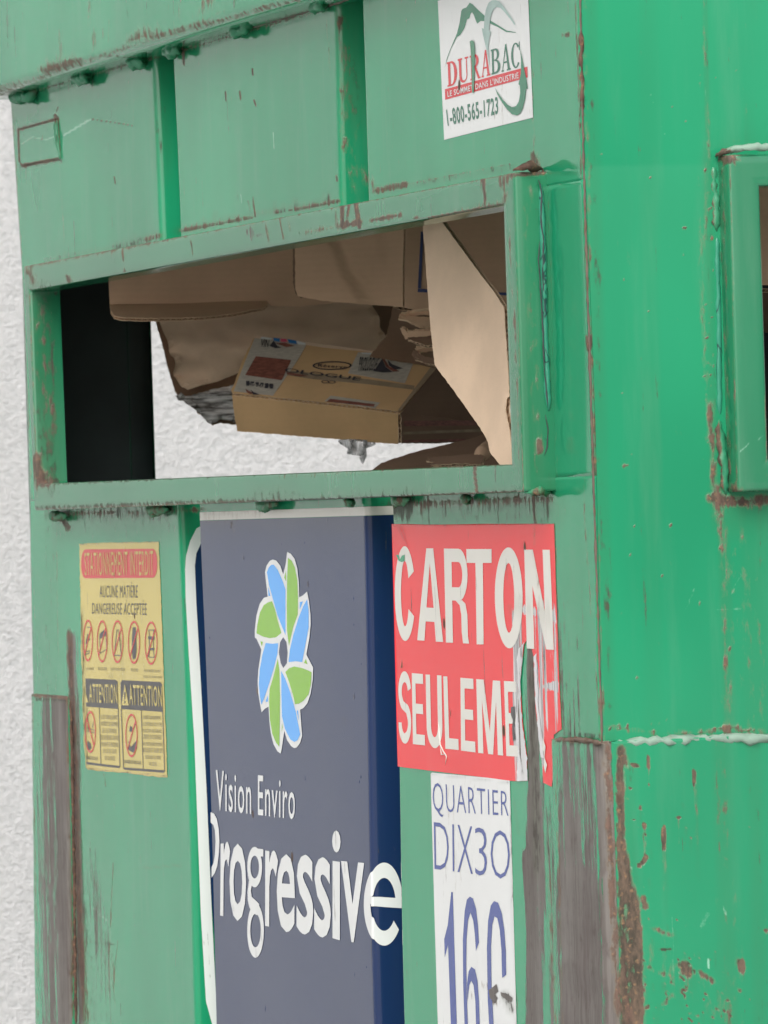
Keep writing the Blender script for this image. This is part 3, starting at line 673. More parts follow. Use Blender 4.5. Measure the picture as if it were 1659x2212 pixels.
# side faces with their own slots
SZ1, SZ0 = CAMZ + .315, CAMZ + .021
sfo = onX([(1576, 334), (1592, 1062)], FT); sfi = onX([(1646, 402), (1656, 992)], FT)
sy_o, sy_i = sfo[:, 1].mean(), sfi[:, 1].mean(); sz = [sfo[0, 2], sfo[1, 2], sfi[0, 2], sfi[1, 2]]
print('side frame', sy_o, sy_i, sz)
Y2 = .86
sd_wear_shade = [
 ('R', [(1262, 20), (1275, 600), (1290, 1150), (1305, 1590)], (6, 60), .42), ('R', [(1258, 80), (1262, 330)], (6, 40), .5), ('R', [(1280, 1300), (1292, 1500)], (12, 200), .25),
 ('R', [(1520, 0), (1528, 330)], (6, 200), .27, .33), ('R', [(1620, 0), (1618, 250)], (12, 160), .26), ('R', [(1530, 340), (1515, 600), (1530, 900)], (9, 200), .36, .36), ('R', [(1535, 900), (1545, 1080)], (14, 60), .55),
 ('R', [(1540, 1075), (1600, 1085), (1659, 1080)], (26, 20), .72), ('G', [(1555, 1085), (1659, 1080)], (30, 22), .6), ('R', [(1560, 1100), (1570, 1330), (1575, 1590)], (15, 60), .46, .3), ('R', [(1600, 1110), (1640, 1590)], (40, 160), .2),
 ('R', [(1320, 1570), (1440, 1585), (1570, 1578), (1659, 1580)], (40, 10), .42), ('R', [(1545, 1575), (1585, 1570)], (20, 10), .6),
 ('R', [(1348, 604)], 6, .75), ('R', [(1478, 492)], (7, 6), .7), ('R', [(1430, 140)], 5, .6), ('R', [(1476, 550)], 5, .6), ('R', [(1352, 1004)], 5, .7), ('R', [(1394, 1296)], 5, .75), ('R', [(1378, 1466)], 5, .75), ('R', [(1448, 1135)], 6, .65), ('R', [(1345, 850)], 4, .6), ('R', [(1363, 1140)], 4, .6),
 ('A', [(1480, 1320), (1500, 1270)], 5, .42), ('A', [(1500, 1322), (1600, 1315)], 3, .4), ('A', [(1400, 190), (1450, 330)], 2, .45), ('A', [(1520, 180), (1526, 210)], 3, .5), ('A', [(1580, 1285), (1600, 1240)], 4, .4),
 ('R', [(1526, 1140)], 4, .6), ('R', [(1605, 1158)], 5, .5), ('R', [(1560, 1205)], 4, .5), ('R', [(1500, 1590)], 4, .6),
]
sd_wear_shade += [('G', [(1562, 1085), (1568, 1300), (1576, 1590)], (16, 60), .45, .3), ('G', [(1622, 0), (1616, 310)], (10, 60), .3), ('G', [(1524, 0), (1530, 330)], (7, 60), .34), ('G', [(1275, 0), (1290, 700), (1316, 1590)], (20, 60), .3), ('G', [(1560, 1090), (1659, 1095)], (30, 90), .4), ('G', [(1630, 1100), (1640, 1590)], (40, 60), .2), ('G', [(1400, 0), (1410, 1590)], (26, 200), .12), ('G', [(1528, 350), (1545, 1070)], (14, 60), .34)]  # the stroke below the side frame paints its shadow; the others are stains
def specks0(x0, x1, y0, y1, n_, s0, s1):
    return [('R', [(random.uniform(x0, x1), random.uniform(y0, y1))], (random.uniform(s0, s1), random.uniform(s0, s1) * 1.3), random.uniform(.5, .8)) for i in range(n_)]
sd_wear_shade += specks0(1290, 1640, 10, 1570, 55, 1.8, 4) + specks0(1305, 1460, 1555, 1588, 26, 1.5, 4) + specks0(1518, 1545, 340, 1090, 40, 2, 5)
def side(x, name, wear, fine):
    ysplit = [0.0 if x > -1 else .004, sy_i - .002, Y2 + .002, DEP]; zs_ = [ZBOT, SZ0 + .0, SZ1, ZTOP]
    zs_[1], zs_[2] = sz[3] - .0015, sz[2] + .0015
    ys, zs = [], []
    for a, b, k in zip(ysplit[:-1], ysplit[1:], (62, 60, 8) if fine else (6, 8, 3)): ys += list(np.linspace(a, b, k, endpoint=False))
    ys.append(ysplit[-1])
    for a, b, k in zip(zs_[:-1], zs_[1:], (420, 150, 180) if fine else (8, 8, 8)): zs += list(np.linspace(a, b, k, endpoint=False))
    zs.append(zs_[-1])
    V = []; Fc = []
    for z in zs:
        for y in ys:
            bulge = .0012 * math.sin(y * 9 + z * 3) * min(1, y / .05)
            xx = (x if x > -1 else XL)
            if x > -1: xx = (UP['right'](z) if z > zt_o else mixr(z) if z > zb_o else LO['right'](z)) * max(0, 1 - y / .25) + bulge
            V.append((xx, y, z))
    ny = len(ys)
    for i in range(len(zs) - 1):
        for j in range(ny - 1):
            yc, zc = (ys[j] + ys[j + 1]) / 2, (zs[i] + zs[i + 1]) / 2
            if ysplit[1] < yc < ysplit[2] and zs_[1] < zc < zs_[2]: continue
            a = i * ny + j; Fc.append((a, a + 1, a + ny + 1, a + ny))
    return obj(name, np.array(V), Fc, M['paint'] if x > -1 else [M['paint']], C, True, wear, solid=.003 if x > -1 else 0)
side(0.0, 'side_panel', sd_wear_shade, True)
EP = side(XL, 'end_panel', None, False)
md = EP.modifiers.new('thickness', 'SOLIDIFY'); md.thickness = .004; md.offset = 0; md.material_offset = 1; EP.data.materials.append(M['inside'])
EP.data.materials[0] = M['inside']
sfr_wear = [('R', [(1576, 336), (1659, 330)], (30, 4), .5), ('R', [(1577, 336), (1592, 1060)], (3, 60), .45), ('R', [(1646, 402), (1656, 990)], (3, 60), .42), ('R', [(1560, 380), (1575, 1050)], (10, 200), .38), ('R', [(1540, 340), (1575, 345)], (18, 14), .8), ('R', [(1560, 1040), (1595, 1065)], (20, 16), .6),
            ('A', [(1610, 965), (1659, 935)], 2.5, .6), ('A', [(1600, 975), (1625, 990)], 2, .6), ('G', [(1590, 1062), (1659, 1062)], (20, 5), .5)]
def sideframe(xp, sgn, name, wear):
    fo_ = np.array([(xp + sgn * FT, sy_o, sz[0]), (xp + sgn * FT, Y2 + .03, sz[0]), (xp + sgn * FT, Y2 + .03, sz[1]), (xp + sgn * FT, sy_o, sz[1])])
    fi_ = np.array([(xp + sgn * FT, sy_i, sz[2]), (xp + sgn * FT, Y2, sz[2]), (xp + sgn * FT, Y2, sz[3]), (xp + sgn * FT, sy_i, sz[3])])
    return ringframe(name, fo_, fi_, (60, 40, 60, 90), lambda p, d: p - np.array([sgn * d * FT, 0, 0]), M['frame'], C, wear)
SF = sideframe(0, 1, 'side_frame', sfr_wear)
sideframe(XL, -1, 'side_frame', None)
def xb(x, y, d=0.0): return onX([(x, y)], d)[0]
bead('weld_bead', [xb(1545, 338, .006), xb(1560, 330, .02), xb(1600, 320, .034), xb(1700, 314, .03)], .003, M['paleweld'], SF, 60, .7, wear=[('R', [(1530, 345), (1560, 330)], 26, .7)])
bead('weld_bead', [xb(1538, 345, .003), xb(1545, 420, .005), xb(1548, 500, .006)], .0036, M['weld'], SF, 61, .7, wear=[('R', [(1528, 345), (1536, 500)], 14, .75)])
bead('sealant_bead', [xb(1548, 505, .005), xb(1552, 700, .005), xb(1554, 900, .005)], .0026, M['sealant'], SF, 62, .25)
bead('weld_bead', [xb(1552, 905, .005), xb(1560, 980, .006), xb(1568, 1068, .006)], .004, M['weld'], SF, 63, .7, wear=[('R', [(1545, 910), (1556, 1070)], 13, .8)])

# corner seam between the front and the side
bead('weld_bead', [(UP['right'](z) if z > zt_o else mixr(z) if z > zb_o else LO['right'](z), 0, z) for z in np.linspace(2.0, 1.2, 30)], .001, M['rustweld'], C, 70, .7, wear=[('R', [(1255, 0), (1300, 1600)], 60, .36)])
bead('weld_bead', [yb(1254, 60, 0), yb(1256, 130, 0), yb(1258, 300, 0)], .0018, M['rustweld'], C, 71, .8, wear=[('R', [(1255, 0), (1262, 320)], 60, .8)])
bead('weld_bead', [yb(1271, 728, 0), yb(1273, 765, 0)], .0034, M['rustweld'], C, 72, .8, wear=[('R', [(1271, 740)], 60, .8)])

# bumper sleeves round the lower corners
def sleeve(name, pts_top, zt, mat, wear, t, xs, sidelen, sgn):
    """L-shaped plate: front leg from xs(z) to the corner, side leg back along Y"""
    zs = np.concatenate([np.linspace(zt, .94, 130), np.linspace(.94, ZBOT + .03, 10)[1:]]); V = []
    for z in zs:
        xc = LO['right'](z) if sgn > 0 else LO['left'](z)
        x0 = xs(z); rr = .011; fr = []
        o = sgn * t
        fr.append((x0, .002)); fr.append((x0 + sgn * .0005, -t * .6)); fr.append((x0 + sgn * .003, -t))
        for q in np.linspace(0, 1, 22): fr.append((x0 + sgn * .005 + (xc + o - sgn * rr - x0 - sgn * .005) * q, -t))
        for a in range(10, 91, 10):
            fr.append((xc + o - sgn * rr + sgn * rr * math.sin(math.radians(a)), -t + rr - rr * math.cos(math.radians(a))))
        for q in np.concatenate([np.linspace(0, .34, 90)[1:], np.linspace(.34, 1, 8)[1:]]): fr.append((xc + o + (-(xc) * min(1, q * 3)), -t + rr + q * sidelen))
        nc = len(fr); wob = .0008 * noise.noise(Vector((x0, 1, z * 40)))
        V += [(x, y + wob, z) for x, y in fr]
    Fc = gridfaces(len(zs), nc, flip=(sgn < 0))
    # top ledge back to the panels
    k = len(V)
    for x, y in fr_top(V[:nc], t, sgn): V.append((x, y, zt + .001))
    Fc += [((j, j + 1, k + j + 1, k + j) if sgn < 0 else (j + 1, j, k + j, k + j + 1)) for j in range(nc - 1)]
    o_ = obj(name, np.array(V), Fc, mat, C, True, wear)
    return o_
def fr_top(row, t, sgn):
    return [(x - sgn * (t + .002) * (1 if y > -t + .01 else 0), y + (t + .002) * (1 if y < .005 else 0)) for x, y, z in row]
zs_r = onY([(1202, 1597)], -.006)[0, 2]
sl_wear = [('B', [(1225, 1620), (1235, 1800), (1240, 2212)], (40, 30), .5, 1.1), ('B', [(1265, 1610), (1275, 1900), (1280, 2212)], (36, 30), .34, .95), ('B', [(1300, 1610), (1315, 1900), (1325, 2212)], (24, 30), 1.0), ('R', [(1310, 1620), (1322, 1900), (1335, 2212)], (14, 30), .52),
           ('G', [(1200, 1600), (1300, 1605)], (20, 14), .6), ('R', [(1200, 1598), (1300, 1604)], (20, 6), .7), ('R', [(1200, 1600), (1215, 2212)], (4, 40), .5), ('B', [(1245, 1900), (1260, 2212)], (60, 60), 1.0),
           ('R', [(1338, 1620), (1342, 1850), (1350, 2212)], (15, 20), .78), ('R', [(1345, 1860), (1365, 1950), (1375, 2060), (1378, 2200)], (22, 40), .8), ('R', [(1350, 2000), (1372, 2200)], (26, 60), .7), ('G', [(1345, 1980), (1360, 2200)], (16, 60), .55),
           ('R', [(1340, 1622), (1345, 1650)], (20, 20), .6), ('R', [(1370, 1652), (1378, 1655)], (10, 7), .75), ('R', [(1401, 1638), (1400, 1655)], (5, 9), .95), ('R', [(1400, 1660), (1400, 1740)], 3, .42, .28), ('R', [(1500, 1668), (1500, 1692)], (5, 10), 1.0), ('R', [(1500, 1690), (1506, 1760), (1508, 1880)], (6, 20), .46, .3),
           ('R', [(1466, 1766)], (8, 7), .9), ('R', [(1466, 1775), (1466, 1820)], 5, .4, .28), ('R', [(1391, 1783)], (8, 9), .9), ('R', [(1393, 1795), (1392, 1860)], 7, .42, .3), ('R', [(1434, 1792), (1434, 1830)], (7, 12), .95), ('R', [(1434, 1830), (1436, 1920)], 8, .46, .3),
           ('R', [(1380, 1870), (1397, 1852)], 8, .85), ('A', [(1340, 1862), (1365, 1876)], 6, .6), ('R', [(1390, 1940), (1396, 1960)], (12, 9), .6), ('R', [(1420, 2008), (1450, 2020)], (20, 10), .5), ('R', [(1475, 2085), (1490, 2100)], (26, 18), .66), ('R', [(1510, 2100), (1540, 2120)], (16, 10), .6), ('R', [(1600, 2080), (1602, 2092)], (12, 14), .75), ('R', [(1600, 2140)], (10, 6), .6),
           ('R', [(1480, 2140)], (6, 6), .85), ('R', [(1432, 2170), (1450, 2150)], (10, 10), .55), ('R', [(1505, 2195)], (10, 8), .6), ('R', [(1655, 2010)], 8, .7), ('R', [(1400, 2090), (1430, 2105)], (26, 9), .5), ('G', [(1430, 2051), (1448, 2051)], (8, 2), .9), ('R', [(1535, 1996)], (6, 6), .4), ('R', [(1620, 2160)], (6, 6), .7),
           ('A', [(1528, 1975), (1515, 2000)], (9, 10), .45), ('A', [(1560, 1950), (1568, 1975)], 4, .5), ('A', [(1532, 2070), (1530, 2090)], 3, .9), ('A', [(1452, 1980), (1455, 2100)], 3, .4), ('R', [(1560, 1610), (1585, 2150)], (30, 200), .18), ('R', [(1400, 2050), (1560, 2180)], (60, 60), .22)]
def specks(x0, x1, y0, y1, n_, smin, smax, st=.8, run=.3):
    o = []
    for i in range(n_):
        x = random.uniform(x0, x1); y = y0 + (y1 - y0) * random.random() ** .7; s = smin + (smax - smin) * random.random() ** 3
        o.append(('R', [(x, y), (x + random.uniform(-.3, .3) * s, y + random.uniform(-.5, 1) * s)], (s * random.uniform(.5, 1.2), s), st * random.uniform(.7, 1.2)))
        if random.random() < run: o.append(('G', [(x, y + s), (x + 2, y + s * random.uniform(6, 22))], (s * .8 + 1, 6), .38, .1))
    return o
sl_wear += specks(1345, 1410, 1640, 2212, 70, 1.5, 6, .7) + specks(1380, 1600, 2020, 2212, 110, 1.3, 4.5, .72) + specks(1400, 1659, 1630, 2212, 50, 1.2, 3, .7) + specks(1465, 1510, 2060, 2125, 26, 1.5, 6)
sl_wear += [('G', [(1505, 1700), (1508, 1880)], (5, 30), .42, .15), ('G', [(1436, 1830), (1440, 1960)], (7, 30), .4, .15), ('G', [(1560, 1615), (1575, 2200)], (26, 60), .26), ('G', [(1630, 1615), (1640, 2200)], (20, 60), .22), ('G', [(1345, 1620), (1365, 2212)], (30, 60), .3)]
SL = sleeve('corner_sleeve', None, zs_r, M['paint'], sl_wear, .006, yline((1203, 1600), (1217, 2200)), .6, 1)
bead('weld_bead', [xb(1328, 1606, .016), xb(1380, 1603, .014), xb(1440, 1601, .0125), xb(1540, 1597, .010), xb(1600, 1596, .009), xb(1720, 1589, .008)], .0044, M['paleweld'], SL, 80, .65, wear=[('R', [(1320, 1590), (1700, 1578)], (90, 8), .4), ('G', [(1575, 1610)], (16, 8), .6), ('R', [(1340, 1618)], (18, 10), .6)])
bead('weld_bead', [yb(1202, 1598, -.004), yb(1255, 1598, -.005), yb(1300, 1606, -.006)], .0022, M['rustweld'], SL, 81, .5, wear=[('R', [(1250, 1600)], 90, .45)])
zs_l = onY([(110, 1504)], -.012)[0, 2]
sll_wear = [('B', [(100, 1520), (100, 2212)], (16, 60), .56), ('B', [(130, 1520), (140, 1800), (140, 2212)], (26, 60), .95), ('B', [(112, 1700), (116, 2120)], (40, 320), .55), ('R', [(75, 1502), (152, 1506)], (20, 7), .75), ('G', [(80, 1510), (152, 1512)], (20, 8), .6), ('R', [(148, 1510), (160, 2212)], (6, 40), .7), ('G', [(152, 1540), (162, 2212)], (8, 40), .7), ('R', [(70, 1510), (82, 2212)], 3, .5)]
SLL = sleeve('corner_sleeve', None, zs_l, M['paint'], sll_wear, .004, yline((149, 1510), (156, 2150)), .3, -1)
bead('weld_bead', [yb(152, 1512, -.004), yb(156, 1640, -.004), yb(160, 1900, -.004), yb(164, 2212, -.004)], .0018, M['rustweld'], SLL, 83, .5, wear=[('R', [(150, 1500), (164, 2212)], 40, .75), ('G', [(150, 1500), (164, 2212)], 40, .4)])

# back, roof, floor, added pale lining
def boxm(name, lo, hi, mat, parent):
    x0, y0, z0 = lo; x1, y1, z1 = hi
    V = [(x0, y0, z0), (x1, y0, z0), (x1, y1, z0), (x0, y1, z0), (x0, y0, z1), (x1, y0, z1), (x1, y1, z1), (x0, y1, z1)]
    return obj(name, V, [(0, 3, 2, 1), (4, 5, 6, 7), (0, 1, 5, 4), (1, 2, 6, 5), (2, 3, 7, 6), (3, 0, 4, 7)], mat, parent)
def backpanel():
    a = [(XL + .004, ZBOT), (-.004, ZBOT), (-.004, ZTOP - .01), (XL + .004, ZTOP - .01)]; b = [(xl_i, zb_i), (xr_i, zb_i), (xr_i, zt_i), (xl_i, zt_i)]  # inner rectangle is an unseen slot added to let light in
    V = [(x, y, z) for y in (DEP - .004, DEP) for x, z in a + b]
    Fc = []
    for k in range(4):
        l = (k + 1) % 4
        Fc += [(k, l, 4 + l, 4 + k), (8 + l, 8 + k, 12 + k, 12 + l), (4 + k, 4 + l, 12 + l, 12 + k), (l, k, 8 + k, 8 + l)]
    obj('back_panel', V, Fc, M['fill_lining'], C)
backpanel()
boxm('roof', (XL - .01, .013, lipz + .152), (.01, DEP + .01, lipz + .17), M['paint'], C)
boxm('roof_fill_plate', (XL + .006, .016, lipz + .146), (-.006, DEP - .006, lipz + .1515), M['fill_lining'], C)  # unseen plate added under the roof to bounce light
boxm('floor_plate', (XL + .005, .06, ZBOT + .01), (-.005, DEP - .006, ZBOT + .03), M['fill_lining'], C)
for x in (XL + .08, -.18):
    for y in (.1, DEP - .2): boxm('foot', (x, y, .001), (x + .1, y + .1, ZBOT - .001), M['paint'], C)
# ------------------------------------------------------------------ stickers and their writing
wall1 = wall_plane(LO, 'r1', 1.45, 1.0)
wall2 = wall_plane(LO, 'r2', 1.45, 1.0)
def c14(p): return [(414.7 + x * .2833, 1106 + y * .2833) for x, y in p]
def c6(p): return [(774.2 + x * .36666, 1050.7 + y * .36666) for x, y in p]
def c7(p): return [(x * .33333, 1106 + y * .33333) for x, y in p]
def c8(p): return [(x * .5333, 1603.7 + y * .5333) for x, y in p]
def c9(p): return [(829.5 + x * .5, 1548.4 + y * .5) for x, y in p]
def c10(p): return [(929 + x * .14667, y * .14667) for x, y in p]
def c12(p): return [(497.7 + x * .3, 707.8 + y * .3) for x, y in p]

# navy film wrapped over the middle pan and its side wall
zA = yb(430, 1120)[2]
seg_tags = [4, 4.5, 5]
logo_wear = [('R', [(440, 1112), (560, 1106)], (40, 26), .36), ('R', [(470, 1118)], (60, 24), .42), ('R', [(500, 1130), (505, 1150)], (6, 24), .42), ('A', [(1120, 0)], 1, 0)]
LOGO = sheet('logo_sticker', LO, ZBOT + .1, yb(600, 1120)[2], .006, M['navy'], C, logo_wear, off=.0006, tags=seg_tags, solid=0)
zt1 = yb(600, 1120)[2]; zt2 = yb(600, 1101)[2]
sheet('top_border', LO, zt1 + .0004, zt2, .003, M['cream'], LOGO, [('R', [(440, 1115), (560, 1108)], (40, 14), .46), ('G', [(440, 1100), (850, 1080)], (60, 6), .4)], off=.0006, tags=seg_tags, solid=0)
# the part of the film on the wall of the far pan: navy with a white rounded border
spoly('wall_film', [(430, 1165), (417, 1190), (409, 1225), (409, 1300), (415, 1400), (440, 1700), (458, 1960), (475, 2160), (520, 2212), (520, 1165)], wall1, .0012, M['navy'], LOGO, None, 12)
spolys('white_border', [[(434, 1136), (424, 1142), (411, 1168), (402, 1200), (400, 1230), (401, 1290), (407, 1400), (420, 1604), (434, 1977), (445, 2163), (463, 2230), (500, 2260), (500, 2230),
        (478, 2200), (467, 2160), (457, 1960), (446, 1700), (432, 1440), (424, 1300), (421, 1222), (424, 1196), (434, 1174)]], wall1, .0018, M['white'], LOGO)
# flower emblem
sil = [(722,303),(750,318),(780,360),(800,430),(812,540),(816,650),(845,635),(875,606),(890,680),(902,780),(904,860),(895,960),(872,1085),(900,1140),(925,1187),(922,1280),(905,1390),(880,1460),(850,1495),(825,1507),(832,1600),(841,1707),(825,1760),(800,1795),(780,1800),(755,1785),(725,1740),(703,1672),(690,1760),(677,1842),(650,1825),(620,1770),(600,1690),(588,1590),(582,1485),(555,1500),(529,1528),(515,1450),(503,1380),(499,1290),(505,1200),(528,1050),(490,965),(478,960),(478,900),(490,790),(515,700),(545,655),(575,645),(565,560),(554,460),(565,410),(590,372),(612,362),(640,370),(670,410),(692,475),(710,400)]
spolys('emblem', [c14(sil)], front, .0024, M['white'], LOGO)
blue = [[(568,460),(580,425),(600,403),(620,402),(650,440),(690,530),(710,590),(710,700),(712,940),(690,890),(650,790),(610,650),(585,560)],
        [(875,665),(888,760),(888,880),(865,1010),(840,1145),(790,1138),(735,1145),(745,1050),(770,940),(810,810),(845,720)],
        [(560,998),(610,1005),(655,1000),(650,1080),(620,1200),(580,1330),(545,1430),(528,1470),(515,1400),(508,1310),(515,1200),(535,1090)],
        [(678,1210),(710,1270),(750,1380),(790,1520),(825,1695),(805,1740),(780,1753),(750,1735),(710,1660),(685,1560),(680,1400)],
        [(818,688),(845,680),(820,745)], [(808,1508),(815,1590),(798,1520)], [(578,570),(595,640),(580,640)], [(575,1395),(578,1445),(560,1448)]]
lime = [[(728,350),(755,370),(780,420),(800,520),(806,650),(805,780),(770,880),(738,1020),(722,900),(720,700),(722,500)],
        [(607,680),(575,690),(545,710),(515,770),(497,860),(490,925),(540,950),(590,962),(640,955),(680,922),(650,820),(630,740)],
        [(652,1118),(665,1200),(670,1400),(668,1600),(665,1790),(640,1760),(610,1690),(592,1580),(586,1450),(590,1350),(620,1250)],
        [(780,1178),(840,1190),(890,1210),(912,1222),(908,1310),(890,1390),(850,1440),(815,1462),(785,1465),(770,1400),(740,1300),(710,1220),(740,1190)],
        [(712,450),(715,530),(700,500)], [(868,1120),(882,1162),(853,1150)], [(520,985),(540,990),(530,1025)], [(686,1610),(690,1640),(682,1680)]]
each('petal', [c14(p) for p in blue], front, .0029, M['sky'], LOGO)
each('petal', [c14(p) for p in lime], front, .0029, M['lime'], LOGO)
spolys('emblem_centre', [c14([(693,955),(718,990),(728,1070),(722,1152),(695,1190),(674,1150),(660,1070),(670,992)])], front, .0029, M['navy'], LOGO)
text('lettering', [('Vision Enviro', *c8([(868, 112), (1195, 150), (1195, 313), (868, 276)]))], front, .0024, M['white'], LOGO, bold=.006)
# the name in round humanist letters
def wrap(p, off=0.0):
    off = off * .45
    p = np.atleast_2d(p); q = onY(p, -off); q[:, 1] += dent(q[:, 0], q[:, 2])
    X = np.array([LO['r2'](z) for z in q[:, 2]]); k = q[:, 0] > X
    if k.any(): q[k] = wall2(p[k], off)
    return q
B_ = .02
nm = [('r', 888, 927, 405, 705, 400), ('o', 925, 994, 408, 724, 412), ('r', 1074, 1127, 432, 747, 440), ('e', 1122, 1197, 450, 768, 455), ('s', 1204, 1272, 452, 778, 458), ('s', 1276, 1344, 462, 790, 468), ('i', 1349, 1384, 355, 796, 358), ('v', 1386, 1481, 480, 808, 488)]
its = []
for ch, x0, x1, y0, y1, y0r in nm:
    sl_ = .14 * (x1 - x0)
    its.append((ch, *c8([(x0, y0), (x1, y0r), (x1, y1 + (3 if ch in 'oes' else 6)), (x0, y1 - (3 if ch in 'oes' else 4))]), .014))
P_ = spolys('lettering', [c8([(847,283),(860,288),(872,310),(880,350),(883,400),(881,450),(875,500),(865,530),(852,548),(852,505),(860,488),(865,455),(867,400),(864,355),(858,335),(847,325)])], front, .0024, M['white'], LOGO)
text('lettering', its, front, .0024, M['white'], LOGO)
def g8(p): return [(x, y) for x, y in p]
# two-storey g
gp = [ringsec(1030, 505, 31, 82, 13, 36, 0, 180, 16), ringsec(1030, 505, 31, 82, 13, 36, 180, 360, 16),
      [(1040, 430), (1062, 432), (1066, 434), (1066, 462), (1050, 462)],
      [(1006, 560), (1019, 572), (1014, 600), (1018, 626), (1034, 640), (1050, 655), (1040, 700), (1020, 690), (1008, 668), (1001, 640), (1000, 605)],
      ringsec(1034, 762, 35, 110, 13, 42, -95, 90, 18), ringsec(1034, 762, 35, 110, 13, 42, 90, 265, 18)]
spolys('lettering', [c8(p) for p in gp], front, .0024, M['white'], LOGO)
# the last e runs over the bend on to the side wall
ex, ey = 1556, 655
ep = [ringsec(ex, ey, 76, 168, 29, 62, 180, 335, 40), ringsec(ex, ey, 76, 168, 29, 62, 45, 180, 36), [(1508, 622), (1632, 626), (1632, 672), (1508, 668)], ringsec(ex, ey, 76, 168, 29, 62, -30, 5, 10)]
ep = [ringsec(ex, ey, 76, 168, 29, 62, 180, 358, 44), ringsec(ex, ey, 76, 168, 27, 60, 38, 180, 36), [(1509, 624), (1632, 632), (1632, 672), (1509, 664)]]
spolys('lettering', [c8(p) for p in ep], wrap, .0026, M['white'], LOGO, step=2.0)
# blisters in the film
for i, (x, y, h) in enumerate([(1225, 660, 40), (855, 235, 26), (680, 245, 22), (1228, 860, 22), (865, 2020, 30), (1295, 2020, 30), (130, 960, 26), (1288, 1160, 18)]):
    (px, py), = c14([(x, y)])
    bead('blister', [front([(px, py - h * .3)], .0002)[0], front([(px + .4, py)], .0006)[0], front([(px + .3, py + h * .3)], .0002)[0]], .0012, M['navy'], LOGO, 90 + i, .4)
for i, (x, y, h) in enumerate([(1462, 160, 30), (1445, 940, 60), (1078, 1080, 60), (1240, 150, 26), (1494, 910, 30)]):
    (px, py), = c8([(x, y)])
    bead('blister', [front([(px, py - h * .25)], .0002)[0], front([(px - .8, py)], .0006)[0], front([(px - 1.6, py + h * .25)], .0002)[0]], .0012, M['navy'], LOGO, 100 + i, .4)

# red sign
redp = [(192, 222), (1160, 220), (1175, 620), (1195, 1150), (1208, 1430), (1160, 1462), (1165, 1620), (1145, 1770), (1095, 1745), (1085, 1600), (1050, 1300), (1040, 1000), (1012, 885), (985, 930), (960, 1150), (975, 1400), (1000, 1600), (997, 1735), (905, 1735), (230, 1650)]
RED = spoly('cardboard_only_sign', c6(redp), front, .0011, M['red'], C, [('R', [(1152, 1132), (1156, 1190), (1158, 1230)], (6, 12), .55, .3), ('R', [(1158, 1130), (1198, 1130)], (20, 4), .4), ('A', [(1118, 1330), (1116, 1500), (1122, 1690)], (13, 30), .9), ('A', [(1168, 1318), (1172, 1560)], (22, 40), .62), ('A', [(1125, 1316), (1196, 1330)], (20, 16), .72), ('A', [(1178, 1482), (1206, 1482)], (14, 12), .85), ('A', [(1166, 1480), (1170, 1640)], (12, 30), .66), ('A', [(1196, 1340), (1205, 1600)], (10, 60), .42), ('G', [(1172, 1340), (1174, 1440)], (6, 50), .42), ('G', [(1120, 1350), (1124, 1420)], (9, 50), .42), ('A', [(866, 1150), (900, 1200)], 1.2, .0), ('R', [(846, 1260), (848, 1300)], 2, .4), ('R', [(866, 1425), (867, 1440)], 2, .7), ('G', [(1100, 1310), (1110, 1330)], (6, 8), .4), ('G', [(848, 1134), (1196, 1132)], (60, 3), .42)], 6)
RED['label'] = 'red sign with torn scuffed lower right corner'
q6 = lambda a, b, c, d: c6([a, b, c, d])
wl = [('C', (208, 352), (332, 352), (332, 914), (208, 908)), ('A', (345, 364), (500, 366), (500, 917), (343, 906)), ('R', (507, 366), (652, 368), (655, 926), (517, 919)), ('T', (640, 369), (790, 369), (790, 931), (652, 930)),
      ('O', (806, 358), (976, 360), (976, 960), (812, 948)), ('N', (985, 372), (1136, 373), (1162, 962), (1000, 955))]
ws = [('S', (229, 1086), (304, 1092), (308, 1518), (234, 1514)), ('E', (310, 1100), (379, 1106), (390, 1526), (318, 1518)), ('U', (393, 1108), (489, 1114), (496, 1545), (402, 1540)), ('L', (500, 1118), (533, 1120), (592, 1553), (512, 1545)),
      ('E', (603, 1127), (682, 1134), (692, 1567), (606, 1556)), ('M', (697, 1135), (840, 1146), (856, 1586), (708, 1570)), ('E', (862, 1146), (935, 1150), (945, 1592), (875, 1588))]
ws[3] = ('L', (500, 1118), (580, 1124), (592, 1553), (512, 1545))
ltw = [('R', [(1150, 1190), (1166, 1300)], (12, 50), .34), ('G', [(1130, 1310), (1200, 1330)], (40, 30), .38), ('R', [(1100, 1250), (1130, 1290)], (20, 30), .22)]
letters('lettering', [(c, *q6(*p)) for c, *p in wl], front, .0017, M['cream'], RED, ltw, None, .12)
letters('lettering', [(c, *q6(*p)) for c, *p in ws], front, .0017, M['cream'], RED, [('R', [(940, 1480), (955, 1600)], (6, 40), .2)], None, .12)
spoly('torn_edge', c6([(946, 960), (985, 912), (957, 1150), (972, 1400), (998, 1600), (1000, 1732), (936, 1733), (944, 1560), (930, 1400), (948, 1200), (938, 1050)]), front, .0022, M['torn'], RED,
      [('G', [(1126, 1400), (1122, 1520)], (8, 40), .42), ('B', [(1118, 1540), (1120, 1620)], (6, 40), .5), ('G', [(1128, 1560), (1130, 1670)], (7, 50), .36)], 4, 1.2)
spoly('torn_edge', c6([(1042, 1000), (1056, 985), (1064, 1150), (1070, 1330), (1092, 1480), (1098, 1600), (1082, 1600), (1052, 1300)]), front, .0022, M['torn'], RED, [('G', [(1165, 1420), (1170, 1560)], (5, 60), .42)], 4, 1.0)
spoly('torn_edge', c6([(905, 1300), (925, 1296), (930, 1360), (922, 1420), (928, 1490), (915, 1500), (908, 1440), (914, 1380), (903, 1340)]), front, .0026, M['blackink'], RED, None, None, .6)
